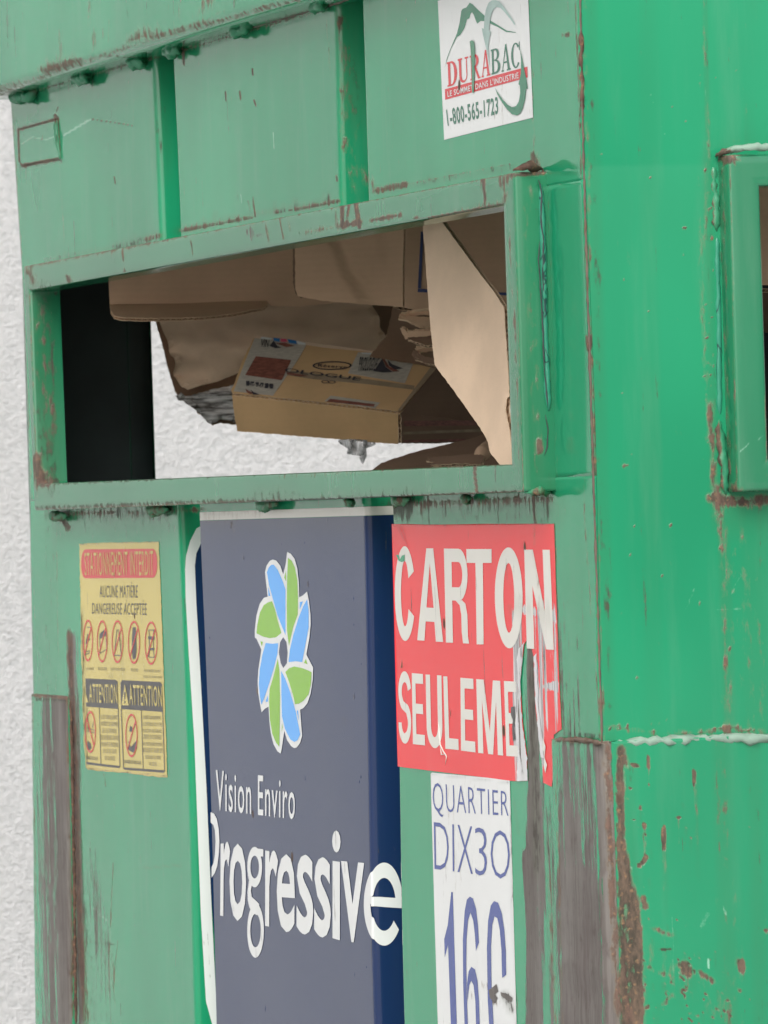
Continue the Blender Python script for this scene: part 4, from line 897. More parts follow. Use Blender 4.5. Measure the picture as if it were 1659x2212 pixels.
spoly('torn_edge', c6([(217, 405), (232, 402), (240, 430), (252, 408), (270, 402), (268, 440), (250, 446), (232, 438)]), front, .0026, M['paint'], RED)
spoly('torn_edge', c6([(1094, 1480), (1110, 1530), (1104, 1600), (1118, 1640), (1108, 1690), (1098, 1640), (1102, 1580), (1088, 1530)]), front, .0026, M['cream'], RED, None, None, .4)
for i, p in enumerate([[(470, 1390), (480, 1520), (500, 1560), (520, 1590), (512, 1640)], [(480, 1530), (490, 1580), (512, 1575)]]):
    bead('peeling_curl', [front([c], .0022)[0] for c in c6(p)], .0007, M['cream'], RED, 120 + i, .5)
for i, p in enumerate([[(232, 230), (260, 300), (290, 360)], [(225, 240), (265, 320)], [(255, 240), (280, 310)]]):
    spoly('scratch', sum([bar(c6([a])[0], c6([b])[0], 1.0) for a, b in [(p[0], p[-1])]], []), front, .0026, M['redink'], RED)

# white address sticker
ADR = spoly('address_sticker', c9([(200, 246), (206, 241), (540, 271), (546, 278), (570, 1327), (582, 1800), (247, 1800)]), front, .0011, M['white'], C, [('G', [(1103, 1690), (1112, 2212)], (3, 60), .5), ('R', [(965, 1650), (985, 1890)], (14, 60), .24), ('R', [(1050, 2130), (1070, 2165)], (14, 14), .5), ('G', [(1090, 2150), (1105, 2180)], (14, 16), .6), ('G', [(930, 1672), (1100, 1690)], (40, 3), .42), ('R', [(940, 1660), (1095, 1690)], (60, 40), .16)], 6)
ADR['label'] = 'white sticker with thin blue lettering'
text('lettering', [('QUARTIER', *c9([(207, 283), (538, 322), (540, 449), (212, 432)]))], front, .0017, M['blueink'], ADR, bold=-.012)
text('lettering', [('DIX', *c9([(214, 455), (384, 474), (384, 679), (218, 657)])), ('3', *c9([(392, 478), (446, 480), (446, 690), (395, 682)])), ('O', *c9([(461, 488), (545, 492), (545, 702), (463, 696)]))], front, .0017, M['blueink'], ADR, bold=-.016)
sixL = ringsec(374, 1240, 38, 160, 13, 60, 0, 180, 16)
num = [[(290, 757), (297, 757), (312, 1327), (318, 1700), (296, 1700), (287, 1327), (276, 985), (262, 1040), (260, 960), (275, 900)],
       [(371, 777), (385, 785), (398, 830), (406, 900), (410, 975), (396, 1012), (392, 940), (385, 880), (373, 845), (363, 880), (356, 960), (354, 1080), (357, 1260), (362, 1400), (352, 1420), (345, 1330), (340, 1150), (340, 960), (348, 840), (358, 790)],
       [(357, 1150), (364, 1100), (376, 1080), (392, 1092), (402, 1140), (408, 1230), (410, 1330), (406, 1470), (395, 1540), (380, 1560), (364, 1520), (352, 1421), (362, 1400), (370, 1440), (379, 1470), (388, 1445), (394, 1330), (392, 1230), (385, 1160), (375, 1140), (366, 1160), (358, 1230)],
       [(476, 796), (494, 803), (510, 850), (520, 920), (526, 1010), (527, 1115), (509, 1128), (507, 1010), (500, 920), (490, 870), (478, 862), (468, 900), (462, 990), (463, 1160), (470, 1330), (482, 1430), (500, 1500), (500, 1580), (475, 1540), (455, 1420), (446, 1230), (444, 1000), (450, 880), (462, 815)]]
each('lettering', [c9(num[0]), c9(num[3])], front, .0017, M['blueink'], ADR)
spolys('lettering', [c9(num[1]), c9(num[2])], front, .0017, M['blueink'], ADR)
spoly('torn_edge', c9([(450, 1180), (485, 1155), (492, 1185), (478, 1200), (490, 1215), (478, 1240), (455, 1215)]), front, .0022, M['steel'], ADR, None, None, .6)
spoly('torn_edge', c9([(500, 1190), (530, 1200), (552, 1215), (550, 1232), (525, 1222), (503, 1205)]), front, .0022, M['steel'], ADR, None, None, .8)

# maker's sticker at the top
MK = spoly('maker_sticker', c10([(105, 12), (1440, -335), (1523, 1730), (192, 2060)]), front, .0011, M['white'], C, [('R', [(1075, 20), (1080, 170)], (3, 60), .3), ('R', [(950, 20), (960, 280)], (4, 100), .27), ('R', [(1085, 160), (1090, 290)], (8, 60), .26), ('R', [(1120, 187)], 3, .6), ('R', [(960, 270), (1150, 235)], (60, 20), .2)], 5)
MK['label'] = 'white sticker with a green mountain and red banner'
mount = [(205,1000),(240,850),(300,700),(390,490),(430,330),(455,160),(475,130),(530,110),(580,40),(620,60),(700,140),(800,230),(900,310),(1000,370),(1130,450),(1275,475),(1260,482),(1120,470),(1000,400),(900,355),(790,310),(740,310),(690,350),(665,290),(640,220),(615,180),(595,200),(575,270),(540,285),(500,420),(440,515),(390,545),(350,620),(300,720),(250,850)]
spolys('mountain_emblem', [c10(mount)], front, .0017, M['greenink'], MK)
spolys('arrow_emblem', [c10([(1250,370),(1190,290),(1100,180),(1040,120),(980,100),(930,140),(900,220),(880,310),(872,400),(870,455),(895,468),(875,560),(858,680),(865,800),(885,1030),(850,830),(810,650),(780,530),(758,410),(790,425),(795,330),(800,250),(820,140),(860,40),(910,5),(960,0),(1020,20),(1090,100),(1180,230),(1255,345)])], front, .0023, M['paleink'], MK)
spolys('banner', [c10([(205,1315),(1440,980),(1445,1140),(210,1470)])], front, .0017, M['redink'], MK)
spolys('arrow_emblem', [c10([(955,1290),(1000,1370),(1080,1480),(1150,1550),(1210,1578),(1270,1560),(1310,1490),(1330,1370),(1325,1260),(1305,1240),(1340,1080),(1345,900),(1330,715),(1360,850),(1390,1010),(1420,1150),(1447,1310),(1420,1300),(1405,1450),(1370,1590),(1330,1670),(1280,1700),(1210,1685),(1130,1610),(1040,1480),(990,1390)])], front, .0025, M['greenink'], MK)
def lq(x0, x1, ty0, ty1, by0, by1): return c10([(x0, ty0), (x1, ty1), (x1 + 12, by1), (x0 + 12, by0)])
tline = lambda x: 922 - (x - 235) * .285; bline = lambda x: 1280 - (x - 245) * .272
def let(c, x0, x1, up=0): return (c, *c10([(x0 - 6, tline(x0) - up), (x1 - 6, tline(x1) - up), (x1 + 6, bline(x1)), (x0 + 6, bline(x0))]))
letters('lettering', [let('D', 240, 390), let('U', 405, 562), let('R', 585, 735), let('A', 750, 882, 20)], front, .0017, M['redink'], MK, None, serif)
letters('lettering', [let('B', 898, 1035), let('A', 1048, 1185, 20), let('C', 1195, 1328)], front, .0017, M['darkgreenink'], MK, None, serif)
text('lettering', [("LE SOMMET DANS L'INDUSTRIE", *c10([(243, 1342), (1303, 1060), (1308, 1150), (248, 1430)]))], front, .0023, M['white'], MK, bold=.012)
text('lettering', [('1-800-565-1723', *c10([(220, 1610), (997, 1418), (1002, 1682), (248, 1860)]))], front, .0017, M['darkgreenink'], MK, bold=.024)
spoly('torn_gouge', c10([(580, 610), (610, 590), (642, 612), (655, 700), (655, 900), (650, 1100), (642, 1365), (612, 1365), (605, 1000), (592, 720)]), front, .0030, M['frame'], MK, [('G', [(1015, 90), (1022, 200)], (2, 60), .4)], 3)

# yellow warning sticker
yw = [('G', [(178, 1340), (182, 1480), (186, 1640)], (6, 40), .62), ('G', [(185, 1530), (190, 1560)], (8, 30), .5), ('R', [(172, 1176), (342, 1170)], (60, 2.4), .5), ('R', [(190, 1660), (355, 1676)], (40, 3), .52), ('R', [(300, 1200), (312, 1480)], (4, 80), .3), ('G', [(262, 1380), (266, 1470)], (5, 14), .42), ('G', [(240, 1460)], (6, 10), .35)]
YL = spoly('warning_sticker', c7([(514, 205), (1022, 192), (1034, 500), (1048, 900), (1062, 1280), (1080, 1722), (960, 1710), (800, 1690), (700, 1682), (600, 1672), (575, 1668), (560, 1655), (556, 1600), (545, 1500), (548, 1400), (538, 1250), (540, 1100), (530, 950), (528, 700)]), front, .0011, M['yellow'], C, yw, 4, .6)
YL['label'] = 'yellow warning sticker with worn left edge'
def rrect(x0, y0, x1, y1, r, s=0.0, ry=None):
    ry = ry or r * 2.2
    p = arc(x1 - r, y0 + ry, r, ry, -90, 0, 6) + arc(x1 - r, y1 - ry, r, ry, 0, 90, 6) + arc(x0 + r, y1 - ry, r, ry, 90, 180, 6) + arc(x0 + r, y0 + ry, r, ry, 180, 270, 6)
    return [(x, y + s * (x - x0)) for x, y in p]
spolys('red_band', [c7(rrect(527, 242, 1012, 430, 28, -.008, 80))], front, .0017, M['redink'], YL)
text('lettering', [('STATIONNEMENT INTERDIT', *c7([(546, 264), (986, 250), (987, 412), (550, 412)]))], front, .0023, M['yellow'], YL, bold=-.004)
text('lettering', [('AUCUNE MATIÈRE', *c7([(644, 457), (888, 452), (888, 556), (645, 554)])), ('DANGEREUSE ACCEPTÉE', *c7([(598, 572), (945, 570), (945, 669), (598, 660)]))], front, .0017, M['blackink'], YL, bold=.0)
circ = [(572, 833, 31, 136), (662, 838, 34, 137), (760, 840, 37, 139), (865, 845, 38, 140), (973, 850, 40, 141), (588, 1425, 34, 136), (850, 1448, 39, 141)]
for cx, cy, rx, ry in circ:
    rp = [c7(ringsec(cx, cy, rx, ry, 5, 13, 0, 180, 18)), c7(ringsec(cx, cy, rx, ry, 5, 13, 180, 360, 18))]
    if cy < 1000 or cx > 800: rp.append(c7(bar((cx - rx * .66, cy + ry * .66), (cx + rx * .66, cy - ry * .66), 6)))
    else: rp.append(c7(bar((cx - rx * .66, cy - ry * .66), (cx + rx * .66, cy + ry * .66), 6)))
    spolys('prohibition_ring', rp, front, .0022, M['redink'], YL)
pk = [bar((655, 800), (678, 770), 4), bar((645, 800), (650, 915), 3), bar((650, 915), (690, 890), 4), bar((690, 890), (685, 775), 3), [(645, 790), (675, 762), (683, 775), (683, 800), (650, 822)],
      bar((757, 760), (752, 800), 4), bar((765, 760), (770, 800), 4), bar((752, 800), (740, 925), 4), bar((770, 800), (785, 925), 4), bar((738, 928), (788, 930), 6),
      [(858, 745), (876, 748), (880, 800), (882, 900), (875, 950), (858, 955), (852, 900), (853, 800)],
      bar((955, 765), (992, 765), 5), bar((958, 765), (964, 805), 4), bar((990, 765), (986, 805), 4), [(955, 805), (994, 807), (994, 828), (955, 826)], bar((962, 828), (962, 880), 4), bar((988, 828), (988, 882), 4), [(957, 880), (994, 882), (994, 897), (957, 895)], bar((964, 897), (958, 940), 4), bar((988, 897), (994, 942), 4), bar((958, 940), (994, 943), 5),
      bar((565, 745), (590, 748), 5), bar((572, 790), (560, 850), 6), bar((558, 855), (585, 820), 5), bar((555, 905), (585, 900), 5), bar((556, 925), (582, 912), 5),
      bar((565, 1400), (620, 1415), 4), bar((565, 1418), (620, 1432), 4), [(600, 1390), (608, 1350), (604, 1400)], [(566, 1520), (572, 1480), (590, 1500), (596, 1530), (580, 1545)],
      [(835, 1420), (842, 1385), (855, 1395), (850, 1425)], [(832, 1540), (830, 1480), (845, 1525), (885, 1478), (886, 1530), (860, 1560)], bar((850, 1420), (880, 1370), 4), bar((880, 1370), (888, 1470), 3)]
for a, b in ((0, 5), (5, 10), (10, 11), (11, 20), (20, 25), (25, 29), (29, len(pk))):
    spolys('pictogram', [c7(p) for p in pk[a:b]], front, .0017, M['blackink'], YL)
hd = [c7([(557, 1078), (748, 1088), (762, 1100), (766, 1276), (562, 1260)]), c7([(780, 1108), (790, 1090), (1032, 1102), (1043, 1116), (1050, 1296), (784, 1276)])]
each('black_header', hd, front, .0017, M['blackink'], YL)
text('lettering', [('ATTENTION', *c7([(580, 1113), (758, 1116), (760, 1243), (582, 1235)])), ('ATTENTION', *c7([(834, 1117), (1041, 1129), (1044, 1264), (838, 1251)]))], front, .0023, M['yellow'], YL, bold=.006)
each('warning_triangle', [c7([(786, 1252), (808, 1114), (833, 1254)]), c7([(557, 1232), (557, 1170), (576, 1234)])], front, .0023, M['yellow'], YL)
each('exclamation_mark', [c7([(803, 1165), (812, 1165), (809, 1215), (805, 1215)]), c7(sq(804, 1224, 811, 1238))], front, .0028, M['blackink'], YL)
fr = [bar((765, 1276), (776, 1650), 5), bar((645, 1268), (655, 1640), 4), [(562, 1618), (655, 1632), (776, 1646), (772, 1660), (562, 1634)], bar((785, 1278), (799, 1664), 5), bar((913, 1287), (926, 1668), 4), bar((1048, 1296), (1062, 1682), 5), [(799, 1655), (1062, 1674), (1058, 1690), (804, 1670)]]
each('box_outline', [c7(p) for p in fr], front, .0017, M['blackink'], YL)
L1 = ['IL EST FORMELLEMENT', 'INTERDIT DE GRIMPER', 'SUR LE CONTENEUR.', 'DES BLESSURES GRAVES', 'PEUVENT SE PRODUIRE', 'EN CAS DE CHUTE', 'OU GLISSADE.']
L2 = ['CHARGER UNIFORMÉMENT.', 'LE CONTENEUR DOIT ÊTRE', 'PLACÉ SUR UNE SURFACE', 'DROITE. UN CONTENEUR', 'MAL POSITIONNÉ POURRAIT', 'BASCULER ET CAUSER DES', 'BLESSURES OU MÊME', 'UN DÉCÈS.']
it = []
for i, s in enumerate(L1):
    h = len(s) * 2.75; cx, cy = 708 + i * .8, 1328 + i * 44.3; it.append((s, *c7([(cx - h, cy - 15), (cx + h, cy - 11), (cx + h, cy + 17), (cx - h, cy + 13)])))
for i, s in enumerate(L2):
    h = len(s) * 2.8; cx, cy = 980 + i * 1.4, 1328 + i * 43; it.append((s, *c7([(cx - h, cy - 16), (cx + h, cy - 11), (cx + h, cy + 18), (cx - h, cy + 13)])))
for s, cx, cy, h in [('ÉLECTROMÉNAGER', 586, 1012, 24), ('PAS DE BATTERIE', 665, 1015, 27), ('PAS DE LIQUIDE CHIMIQUE', 764, 1019, 45), ('PAS DE PNEU', 870, 1023, 23), ('PAS DE PEINTURE, SOLVANT', 982, 1030, 52), ('LIQUIDE USÉ, CENDRE CHAUDE', 984, 1067, 58)]:
    it.append((s, *c7([(cx - h, cy - 10), (cx + h, cy - 8), (cx + h, cy + 12), (cx - h, cy + 10)])))
text('lettering', it, front, .0017, M['greyink'], YL)
text('lettering', [('DANGER DE CHUTE', *c7([(562, 1580), (635, 1588), (635, 1610), (562, 1602)])), ('DANGER DE BASCULER', *c7([(804, 1605), (912, 1613), (912, 1636), (804, 1628)]))], front, .0017, M['blackink'], YL, bold=.01)

# ------------------------------------------------------------------ cardboard inside
def plane3(a):
    P = np.array([onX([(x, y)], X)[0] for x, y, X in a]); nn = np.cross(P[1] - P[0], P[2] - P[0]); nn /= np.linalg.norm(nn)
    if nn @ (CAM - P[0]) < 0: nn = -nn
    return P[0], nn
def smooth_noise(P, sc, seed): return np.array([noise.noise(Vector(p * sc + seed)) for p in P])
def board(name, px, anchors, parent=None, mat='card', thick=.0042, bend=.003, jit=.8, step=.02, edge=6, flute=True, seed=0, bsc=5, crease=None):
    """a sheet of corrugated board: two liners with a fluted core showing along the cut edges"""
    p0, nn = plane3(anchors)
    px = [(x + random.uniform(-jit, jit), y + random.uniform(-jit, jit)) for x, y in dense(px, edge)]
    P = on_plane(px, p0, nn)
    u = np.cross(nn, (0, 0, 1)); u /= np.linalg.norm(u); v = np.cross(nn, u)
    o2 = np.stack([(P - p0) @ u, (P - p0) @ v], 1)
    q, f = poly_tri(o2, step)
    base = p0 + q[:, :1] * u + q[:, 1:] * v
    bn = bend * (smooth_noise(base, bsc, seed) + .4 * smooth_noise(base, bsc * 3, seed + 9))
    if crease: bn = bn + crease(proj(base))
    A = base + nn * (thick / 2 + bn)[:, None]; Bk = base - nn * (thick / 2 - bn)[:, None]
    n_ = len(q); V = list(A) + list(Bk); Fc = [tuple(g_) for g_ in f] + [tuple(a + n_ for a in g_[::-1]) for g_ in f]
    mi = [0] * len(Fc)
    # liner lips
    m_ = len(o2); ctr = o2.mean(0)
    area = sum(o2[i][0] * o2[(i + 1) % m_][1] - o2[(i + 1) % m_][0] * o2[i][1] for i in range(m_))
    sg = 1 if area > 0 else -1
    lt = .0007
    k = len(V)
    inn = []
    for i in range(m_):
        t = o2[(i + 1) % m_] - o2[i - 1]; t = t / (np.linalg.norm(t) + 1e-12); inn.append(np.array([-t[1], t[0]]) * sg)
    def pt(i, din, h): 
        c = o2[i] + inn[i] * din
        return p0 + c[0] * u + c[1] * v + nn * (h + bn[i])
    rim0 = len(V); V += [A[i] for i in range(m_)] + [Bk[i] for i in range(m_)]; k = len(V)
    for i in range(m_):
        V += [pt(i, 0, thick / 2 - lt), pt(i, .006, thick / 2 - lt), pt(i, 0, -thick / 2 + lt), pt(i, .006, -thick / 2 + lt)]
    for i in range(m_):
        j = (i + 1) % m_
        Fc.append((rim0 + i, rim0 + j, k + 4 * j, k + 4 * i)); mi.append(1)
        Fc.append((k + 4 * i, k + 4 * j, k + 4 * j + 1, k + 4 * i + 1)); mi.append(0)
        Fc.append((rim0 + m_ + j, rim0 + m_ + i, k + 4 * i + 2, k + 4 * j + 2)); mi.append(1)
        Fc.append((k + 4 * j + 2, k + 4 * i + 2, k + 4 * i + 3, k + 4 * j + 3)); mi.append(0)
        Fc.append((k + 4 * i + 1, k + 4 * j + 1, k + 4 * j + 3, k + 4 * i + 3)); mi.append(1)
    if flute:
        s = 0.0; wl_ = .0068; h = thick / 2 - lt
        for i in range(m_):
            j = (i + 1) % m_; L = np.linalg.norm(o2[j] - o2[i]); ns = max(2, int(L / (wl_ / 6))); k2 = len(V)
            for a in range(ns + 1):
                t = a / ns; c = o2[i] * (1 - t) + o2[j] * t; w_ = math.sin((s + L * t) / wl_ * 2 * math.pi) * h; b_ = bn[i] * (1 - t) + bn[j] * t
                for din in (.0004, .0055):
                    d = c + (inn[i] * (1 - t) + inn[j] * t) * din; V.append(p0 + d[0] * u + d[1] * v + nn * (w_ + b_))
            for a in range(ns): Fc.append((k2 + 2 * a, k2 + 2 * a + 1, k2 + 2 * a + 3, k2 + 2 * a + 2)); mi.append(1)
            s += L
    o = obj(name, np.array(V), Fc, [M[mat], M['flute']], parent, False)
    o.data.polygons.foreach_set('material_index', mi)
    sm = [True] * (2 * len(f)) + [False] * (len(Fc) - 2 * len(f)); o.data.polygons.foreach_set('use_smooth', sm)
    o.data.update()
    sf = lambda p, off=0.0: (lambda Q: Q + nn * (thick / 2 + off + bend * (smooth_noise(Q, bsc, seed) + .4 * smooth_noise(Q, bsc * 3, seed + 9)))[:, None])(on_plane(p, p0, nn))
    return o, sf
def loc_of(px, X): 
    p = onX([px], X)[0]; return tuple(p)
G_ = 'pieces of waste cardboard inside the container'

# bright flap standing behind the near end of the slot
a_, sf = board('cardboard_flap', [(913, 462), (946, 462), (953, 472), (1040, 590), (1093, 664), (1094, 700), (1110, 1012), (1088, 1012), (1083, 1001), (1040, 925), (945, 790), (935, 700), (925, 600)],
          [(930, 480, -.70), (1095, 700, -.44), (1080, 990, -.43)], None, 'cardplain', .0046, .0025, .6, .02, 5, True, 3, 5,
          lambda q: .004 * np.clip(1 - np.abs((q[:, 0] - 1105) * .9 + (q[:, 1] - 880) * .32) / 22, 0, 1) * (q[:, 1] > 860))
tag(a_, 'tall pale tan cardboard flap standing upright at the right end of the slot', 'cardboard', G_)

# far box with a folded flap along its bottom
t1 = empty('cardboard_box', loc_of((430, 690), -1.72), 'plain brown box hanging at the upper left of the slot, narrow flap along its bottom', 'box', G_)
board('side_panel', [(232, 520), (660, 440), (720, 440), (720, 655), (640, 662), (585, 661), (577, 650), (400, 655), (237, 657)], [(240, 560, -1.80), (640, 500, -1.76), (300, 655, -1.80)], t1, 'card', .0045, .002, .35, .03, 9, True, 4)
board('flap', [(237, 659), (400, 657), (574, 651), (578, 660), (570, 668), (500, 683), (440, 689), (300, 691), (262, 690), (246, 686), (239, 674)], [(240, 660, -1.806), (560, 655, -1.776), (300, 690, -1.770)], t1, 'card', .0042, .003, .6, .02, 6, True, 5)

# wrapped box under it
t2 = empty('wrapped_box', loc_of((560, 840), -1.85), 'big brown box wrapped in clear film, torn open along its lower left corner', 'box', G_)
def creases(q):
    d = q[:, 1] - (820 - (q[:, 0] - 380) * .12)
    return .020 * np.exp(-((d + 40) / 16) ** 2) - .014 * np.exp(-((d + 15) / 9) ** 2) + .016 * np.exp(-((d + 75) / 14) ** 2) + .006 * np.sin(q[:, 0] * .05 + q[:, 1] * .09)
board('side_panel', [(343, 676), (460, 660), (640, 640), (800, 640), (812, 690), (828, 740), (815, 775), (560, 800), (520, 803), (470, 824), (404, 842), (392, 836), (380, 808), (366, 765), (352, 715)], [(350, 700, -1.93), (800, 660, -1.90), (400, 835, -1.92)], t2, 'cardplain', .0045, .004, .7, .012, 6, False, 6, 6, creases)
board('inner_panel', [(335, 690), (360, 690), (375, 760), (394, 815), (440, 808), (600, 770), (600, 880), (420, 874), (392, 864), (378, 845), (364, 800), (352, 750)], [(345, 700, -1.97), (560, 800, -1.96), (400, 860, -1.965)], t2, 'cardshade', .004, .002, .6, .03, 7, False, 7)
def crk(q): return .006 * np.sin(q[:, 1] * .28 + q[:, 0] * .045) + .004 * np.sin(q[:, 1] * .55 - q[:, 0] * .03)
board('wrapping_film', [(380, 852), (405, 856), (450, 843), (520, 828), (560, 830), (560, 912), (505, 912), (478, 905), (457, 917), (445, 908), (428, 890), (408, 876), (396, 866)], [(390, 856, -1.94), (540, 840, -1.92), (460, 905, -1.93)], t2, 'film', .0012, .004, 1.2, .008, 5, False, 8, 9, crk)
board('bottom_flap', [(425, 880), (450, 890), (520, 900), (560, 900), (560, 920), (500, 917), (478, 913), (460, 919), (440, 902)], [(430, 885, -1.96), (540, 900, -1.95), (460, 912, -1.955)], t2, 'cardshade', .004, .003, 1.2, .02, 5, False, 9)

# printed wine carton
t3 = empty('printed_carton', loc_of((700, 950), -1.65), 'flattened printed wine carton with taped labels lying across the middle of the slot', 'carton', G_)
fa = [(504, 853, -1.74), (862, 893, -1.56), (553, 728, -1.80)]
fac, sfD = board('printed_panel', [(553, 728), (700, 748), (850, 769), (947, 784), (905, 838), (862, 892), (700, 873), (504, 852), (500, 846), (512, 820), (524, 785)], fa, t3, 'cardgold', .0046, .0015, .7, .02, 6, True, 12)
P0, NN = plane3(fa)
Xc1 = on_plane([(947, 784)], P0, NN)[0, 0]; Xc2 = on_plane([(862, 892)], P0, NN)[0, 0]
board('side_panel', [(947, 785), (990, 800), (1060, 900), (1070, 925), (1000, 915), (862, 893), (905, 838)], [(947, 784, Xc1), (862, 892, Xc2), (1035, 915, -1.68)], t3, 'cardshade', .0046, .002, .5, .02, 7, False, 13)
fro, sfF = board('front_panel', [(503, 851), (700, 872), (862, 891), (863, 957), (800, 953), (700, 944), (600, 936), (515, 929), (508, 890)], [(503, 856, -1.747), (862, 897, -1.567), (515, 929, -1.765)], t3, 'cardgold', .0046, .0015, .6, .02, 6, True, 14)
_, sfS = board('end_panel', [(863, 893), (950, 901), (1060, 918), (1062, 945), (1040, 950), (940, 958), (864, 957)], [(862, 897, -1.567), (1035, 918, -1.66), (863, 957, -1.575)], t3, 'cardshade', .0046, .002, .6, .02, 7, True, 15)
spolys('torn_rim', [[(553, 729), (700, 748), (850, 769), (946, 784), (945, 789), (850, 775), (790, 764), (700, 755), (620, 743), (551, 735)]], sfD, .0008, M['cardplain'], fac, None, 5)
each('paper_label', [c12([(186, 78), (552, 138), (500, 232), (420, 350), (312, 503), (28, 470), (110, 262)])], sfD, .0006, M['cardlabel'], fac, None, 6)
each('paper_label', [c12([(926, 190), (1330, 252), (1262, 415), (852, 344)]), c12([(728, 505), (1085, 556), (1048, 596), (684, 545)])], sfD, .0006, M['cardlabel'], fac, None, 6)
each('red_print', [c12([(190, 222), (446, 250), (376, 395), (113, 356)]), c12([(1100, 240), (1116, 240), (1150, 296), (1210, 322), (1225, 332), (1180, 334), (1130, 300)]), c12([(730, 530), (1050, 570), (1040, 588), (700, 550)]), c12([(330, 130), (400, 125), (470, 150), (410, 158)]), c12([(112, 452), (140, 470), (180, 488), (150, 492), (125, 480)]), c12([(410, 335), (500, 350), (570, 365), (500, 368), (415, 352)])], sfD, .0011, M['cardred'], fac, None, 5)
each('dark_print', [c12([(1040, 332), (1100, 242), (1125, 300), (1178, 338), (1110, 342)]), c12([(1138, 246), (1170, 280), (1252, 312), (1190, 320), (1150, 290)]), c12([(288, 150), (320, 112), (345, 150), (380, 162), (330, 166)]), c12([(150, 460), (172, 478), (215, 498), (170, 498)]), c12(ringsec(740, 290, 142, 32, 14, 8, 90, 270, 16)), c12(ringsec(740, 290, 142, 32, 14, 8, -90, 90, 16)),
       c12(ringsec(690, 408, 28, 11, 8, 4, 0, 180, 8)), c12(ringsec(690, 408, 28, 11, 8, 4, 180, 360, 8)), c12(ringsec(738, 410, 28, 11, 8, 4, 0, 180, 8)), c12(ringsec(738, 410, 28, 11, 8, 4, 180, 360, 8))] + [c12(sq(120 + 34 * i, 400 + i * 4, 122 + 34 * i + 22, 402 + i * 4 + random.uniform(3, 40))) for i in range(6)], sfD, .0013, M['cardink'], fac)
spolys('tape_strip', [c12([(410, 318), (600, 340), (1000, 388), (1330, 432), (1330, 462), (1000, 424), (600, 384), (412, 356)])], sfD, .0006, M['tape'], fac, None, 6)
text('lettering', [('OLOGUE', *c12([(405, 306), (952, 376), (940, 402), (392, 334)])), ('PROLOGUE', *c12([(942, 226), (1086, 232), (1042, 332), (930, 330)])), ('Réserve', *c12([(640, 276), (850, 292), (846, 312), (636, 298)])), ('VIN', *c12([(232, 100), (290, 105), (280, 160), (222, 155)])), ('No 845 07 1', *c12([(150, 410), (320, 430), (300, 455), (135, 432)]))], sfD, .0013, M['cardink'], fac, bold=.012)
each('colour_print', [c12([(232, 84), (312, 94), (300, 106), (222, 98)]), c12([(480, 112), (552, 128), (546, 140), (495, 138)])], sfD, .0013, M['white'], fac)
each('colour_print', [c12([(316, 92), (366, 96), (362, 120), (320, 112)]), c12([(418, 100), (480, 112), (490, 136), (430, 128)])], sfD, .0013, M['mapblue'], fac)
each('colour_print', [c12([(370, 97), (412, 100), (416, 122), (372, 120)])], sfD, .0013, M['mappink'], fac)
spolys('tape_strip', [c12([(945, 196), (1010, 200), (1080, 205), (1160, 212), (1150, 224), (1060, 214), (960, 208)])], sfD, .0016, M['white'], fac)
each('red_print', [[(868, 908), (1040, 908), (1040, 918), (868, 920)], [(868, 950), (1000, 947), (1000, 952), (868, 955)]], sfS, .0008, M['cardred'], t3)
spolys('tape_strip', [[(866, 932), (1040, 926), (1040, 932), (866, 938)]], sfS, .0008, M['tape'], t3)
spolys('edge_tape', [[(938, 790), (946, 786), (950, 790), (940, 806), (900, 852), (868, 892), (862, 890), (900, 840)]], sfD, .0009, M['tape'], t3)

# boxes behind
t6 = empty('creased_box', loc_of((750, 660), -1.36), 'brown creased box in the upper middle of the slot with a dark double left edge', 'box', G_)
def crE(q):
    a, b = np.array([722., 520.]), np.array([790., 652.]); d = (b - a) / np.linalg.norm(b - a); v = q - a
    s = v @ d; e = v[:, 0] * -d[1] + v[:, 1] * d[0] + 3 * np.sin(s * .06)
    e2 = q[:, 0] - 852 - (q[:, 1] - 600) * .05 + 2 * np.sin(q[:, 1] * .05)
    return -.0045 * np.exp(-(e / 5) ** 2) * (s < 140) + .003 * np.tanh(e / 14) - .003 * np.exp(-((e2 + 14) / 4) ** 2) * (q[:, 1] < 590)
board('side_panel', [(640, 430), (874, 430), (870, 560), (868, 663), (760, 655), (700, 650), (658, 643), (647, 640), (641, 626)], [(640, 600, -1.39), (866, 480, -1.31), (860, 655, -1.31)], t6, 'card', .0045, .003, .6, .007, 6, True, 20, 6, crE)
board('inner_flap', [(632, 430), (660, 430), (660, 640), (650, 644), (638, 634), (633, 610)], [(633, 600, -1.415), (660, 500, -1.405), (650, 640, -1.415)], t6, 'cardshade', .0045, .002, .6, .02, 5, True, 33)
t4 = empty('blue_lined_box', loc_of((980, 690), -1.1), 'brown box behind the pale flap with a dark blue printed corner line', 'box', G_)
f2, sf2 = board('side_panel', [(868, 400), (1200, 400), (1200, 700), (1000, 695), (866, 662)], [(870, 480, -1.48), (1090, 460, -1.36), (880, 660, -1.48)], t4, 'card', .0045, .002, .5, .03, 8, False, 21)
board('flap', [(850, 660), (866, 664), (1000, 697), (1200, 702), (1200, 760), (960, 740), (945, 792), (800, 765), (838, 720)], [(868, 664, -1.50), (940, 690, -1.48), (880, 740, -1.56)], t4, 'cardshade', .0045, .003, .8, .03, 7, True, 22)
each('blue_line', [[(912, 500), (918, 500), (913, 623), (906, 623)], [(906, 623.5), (1100, 632), (1100, 638), (906, 631)]], sf2, .0008, M['cardblue'], f2)
